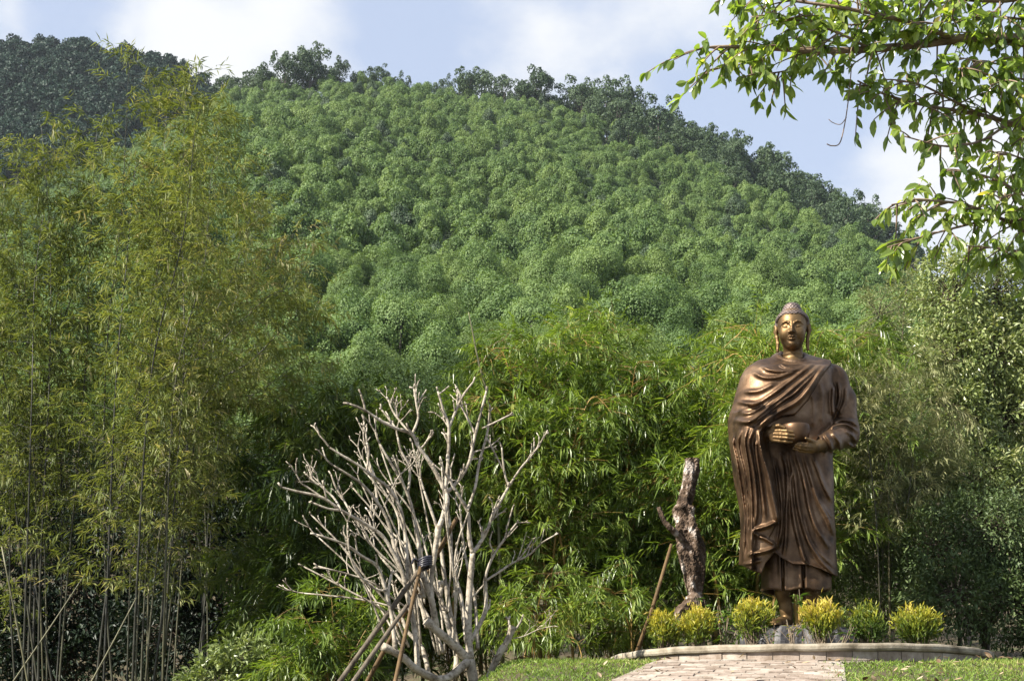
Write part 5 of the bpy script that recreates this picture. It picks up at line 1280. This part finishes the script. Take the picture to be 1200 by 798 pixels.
# ------------------------------------------------------------------ branch overhanging from the right
over_m = leaf_mat('big_leaves', [(0, (.085, .140, .036)), (.4, (.190, .270, .062)), (.75, (.300, .370, .095)), (.93, (.44, .45, .11)), (1, (.52, .42, .13))], .55, .24, .7, (1.4, 1.45, .5))
def overhang():
    OY = 8.2; rg = np.random.default_rng(64)
    base = np.array([4.75, 8.6, float(GZ(4.75, 8.6)) - .05]); root = empty('overhanging_tree', base)
    tag(root, 'big-leaved tree reaching in from the upper right edge against the sky', 'tree')
    bm_ = noise_mat('smooth_brown_bark', 8, [(.3, (.10, .068, .045)), (.55, (.21, .15, .105)), (.8, (.32, .26, .20))], .75, bump=.4, bscale=40)
    tk = MB(); tr = catmull([base, base + [-.05, 0, 1.2], base + [.02, -.05, 2.4], base + [.1, -.1, 3.6], base + [.0, -.1, 4.8]], 6)
    tube(tk, tr, np.linspace(.13, .05, len(tr)), 12, rough=.03, rg=rg); tk.obj('trunk', bm_, root, True)
    P0, D, T = [], [], []
    def leafy(c, r, s0, step, ln, nl, up=.0):
        """twigs along a bough, each ending in a hanging tuft of leaves"""
        mb = MB(); tube(mb, c, r, 7, rough=.03, rg=rg)
        L_ = np.concatenate([[0], np.cumsum(np.linalg.norm(np.diff(c, axis=0), axis=1))]); s = s0 * L_[-1]
        while s < L_[-1]:
            p = np.array([np.interp(s, L_, c[:, k]) for k in range(3)]); i = min(np.searchsorted(L_, s), len(c) - 1); tan = unit(c[i] - c[i - 1])
            d = unit(tan * rg.uniform(.2, .9) + rg.normal(0, .6, 3) + [0, 0, up + rg.uniform(-.5, .35)]); l = rg.uniform(*ln)
            q = np.linspace(0, 1, 5)[:, None]; tw = p + d * l * q + np.array([0, 0, -.22]) * l * q ** 2
            tube(mb, tw, np.linspace(.006, .003, 5), 4, cap=False)
            k = rg.integers(nl[0], nl[1]); f = 1 - rg.random(k) ** 1.6 * .8; pp = np.stack([np.interp(f, q[:, 0], tw[:, e]) for e in range(3)], -1)
            P0.append(pp); D.append(unit(d * .6 + rg.normal(0, .5, (k, 3)) + [0, 0, -.75])); T.append(np.clip(rg.normal(.45, .13) + rg.normal(0, .14, k), 0, 1))
            s += step * rg.uniform(.5, 1.5)
        mb.obj('branch', bm_, root, True)
    def j(h): return tr[int(h * (len(tr) - 1))]
    A = catmull([j(.72), P(1330, 70, 8.5), P(1200, 48, 8.3), P(1130, 46, 8.2), P(1080, 52, 8.2), P(1020, 58, 8.1), P(960, 60, 8.0), P(900, 57, 7.95), P(845, 55, 7.9), P(815, 58, 7.85)], 5)
    leafy(A, np.interp(np.linspace(0, 1, len(A)), [0, .3, .6, 1], [.06, .032, .02, .005]), .28, .034, (.10, .34), (5, 11), .10)
    leafy(catmull([P(1120, 46, 8.2), P(1060, 25, 8.0), P(990, 10, 7.9), P(920, 0, 7.9), P(850, -10, 7.9)], 5), np.linspace(.016, .005, 21), .10, .032, (.10, .30), (5, 10))
    leafy(catmull([j(.85), P(1300, -10, 8.4), P(1180, 0, 8.2), P(1090, -5, 8.1), P(1000, -20, 8.0)], 5), np.linspace(.03, .008, 21), .40, .034, (.12, .35), (5, 11))
    leafy(catmull([P(1020, 58, 8.1), P(985, 40, 7.9), P(940, 25, 7.8), P(880, 20, 7.8)], 5), np.linspace(.010, .004, 16), .2, .034, (.08, .25), (5, 9))
    B = catmull([j(.62), P(1320, 190, 8.6), P(1200, 150, 8.4), P(1150, 135, 8.3), P(1090, 125, 8.2), P(1040, 112, 8.1), P(1005, 95, 8.0)], 5)
    leafy(B, np.interp(np.linspace(0, 1, len(B)), [0, .4, 1], [.045, .014, .005]), .36, .034, (.10, .32), (5, 10))
    leafy(catmull([P(1150, 135, 8.3), P(1120, 120, 8.2), P(1080, 100, 8.1), P(1050, 95, 8.0)], 5), np.linspace(.010, .004, 16), .1, .04, (.08, .26), (5, 9))
    leafy(catmull([P(1180, 146, 8.3), P(1150, 165, 8.2), P(1110, 172, 8.1), P(1060, 160, 8.0)], 5), np.linspace(.009, .004, 16), .2, .05, (.08, .24), (4, 8))
    C_ = catmull([j(.45), P(1320, 330, 8.6), P(1210, 275, 8.3), P(1170, 255, 8.2), P(1130, 240, 8.1), P(1080, 235, 8.0), P(1045, 240, 7.9)], 5)
    leafy(C_, np.interp(np.linspace(0, 1, len(C_)), [0, .4, 1], [.04, .012, .004]), .40, .036, (.10, .30), (5, 9))
    leafy(catmull([P(1170, 255, 8.2), P(1140, 262, 8.1), P(1090, 275, 8.0), P(1040, 290, 7.9)], 5), np.linspace(.009, .004, 16), .2, .045, (.06, .20), (5, 8))
    leafy(catmull([P(1210, 275, 8.3), P(1190, 225, 8.2), P(1150, 205, 8.1), P(1110, 200, 8.0)], 5), np.linspace(.009, .004, 16), .1, .045, (.08, .22), (5, 9))
    leafy(catmull([P(1215, 150, 8.4), P(1195, 110, 8.2), P(1150, 85, 8.1), P(1110, 80, 8.0)], 5), np.linspace(.011, .004, 16), .1, .036, (.08, .26), (5, 10))
    for (x0, y0, x1, y1, x2, y2) in ((1215, 25, 1160, 20, 1090, 28), (1215, 70, 1170, 75, 1125, 68), (1220, 100, 1190, 92, 1160, 100), (1215, 200, 1195, 185, 1160, 178), (1215, 300, 1180, 292, 1130, 288), (1220, 240, 1195, 228, 1170, 232), (1140, -5, 1060, 15, 1000, 30), (900, 57, 870, 75, 830, 82), (960, 60, 925, 82, 880, 88)):
        leafy(catmull([P(x0, y0, 8.35), P(x1, y1, 8.15), P(x2, y2, 8.0)], 8), np.linspace(.008, .003, 17), .05, .045, (.08, .24), (5, 9))
    p0, d0, t0 = np.concatenate(P0), np.concatenate(D), np.concatenate(T); k = len(p0)
    f = MB(); broad_leaves(f, p0, d0, .092 * rg.uniform(.6, 1.25, k), .037 * rg.uniform(.75, 1.2, k), t0, up=unit(rand_dirs(k, rg) * .9 + [0, 0, .7]), droop=.2)
    f.obj('foliage', over_m, root); print('over leaves', k)
    mb = MB(); tube(mb, catmull([P(998, 75, 8.0), P(995, 110, 8.0), P(990, 145, 8.0), P(984, 168, 8.0), P(975, 171, 7.97), P(969, 169, 7.95)], 6), .0035, 5)
    tube(mb, catmull([P(992, 138, 8.0), P(985, 146, 8.0), P(976, 144, 8.0), P(971, 140, 8.0)], 5), .0025, 4)
    mb.obj('tendril', bm_, root, True)
overhang()
print('details', time.time() - T0)
# ------------------------------------------------------------------ the air between here and the hills
def haze():
    mb = MB()
    x0, x1, y0, y1, z0, z1 = -420, 480, -20, 660, -8, 262
    V = [(x, y, z) for z in (z0, z1) for y in (y0, y1) for x in (x0, x1)]
    mb.add(V, np.array([[0, 2, 3, 1], [4, 5, 7, 6], [0, 1, 5, 4], [2, 6, 7, 3], [0, 4, 6, 2], [1, 3, 7, 5]]))
    m = bpy.data.materials.new('air'); m.use_nodes = True; nt = m.node_tree
    nt.nodes.remove(nt.nodes['Principled BSDF'])
    pv = nt.nodes.new('ShaderNodeVolumePrincipled'); pv.inputs['Color'].default_value = (.80, .90, 1.0, 1)
    pv.inputs['Density'].default_value = HAZE_D; pv.inputs['Anisotropy'].default_value = .25
    nt.links.new(pv.outputs[0], nt.nodes['Material Output'].inputs['Volume'])
    o = mb.obj('haze', m); tag(o, kind='stuff')
HAZE_D = 0.00008
haze()
print('haze', time.time() - T0)
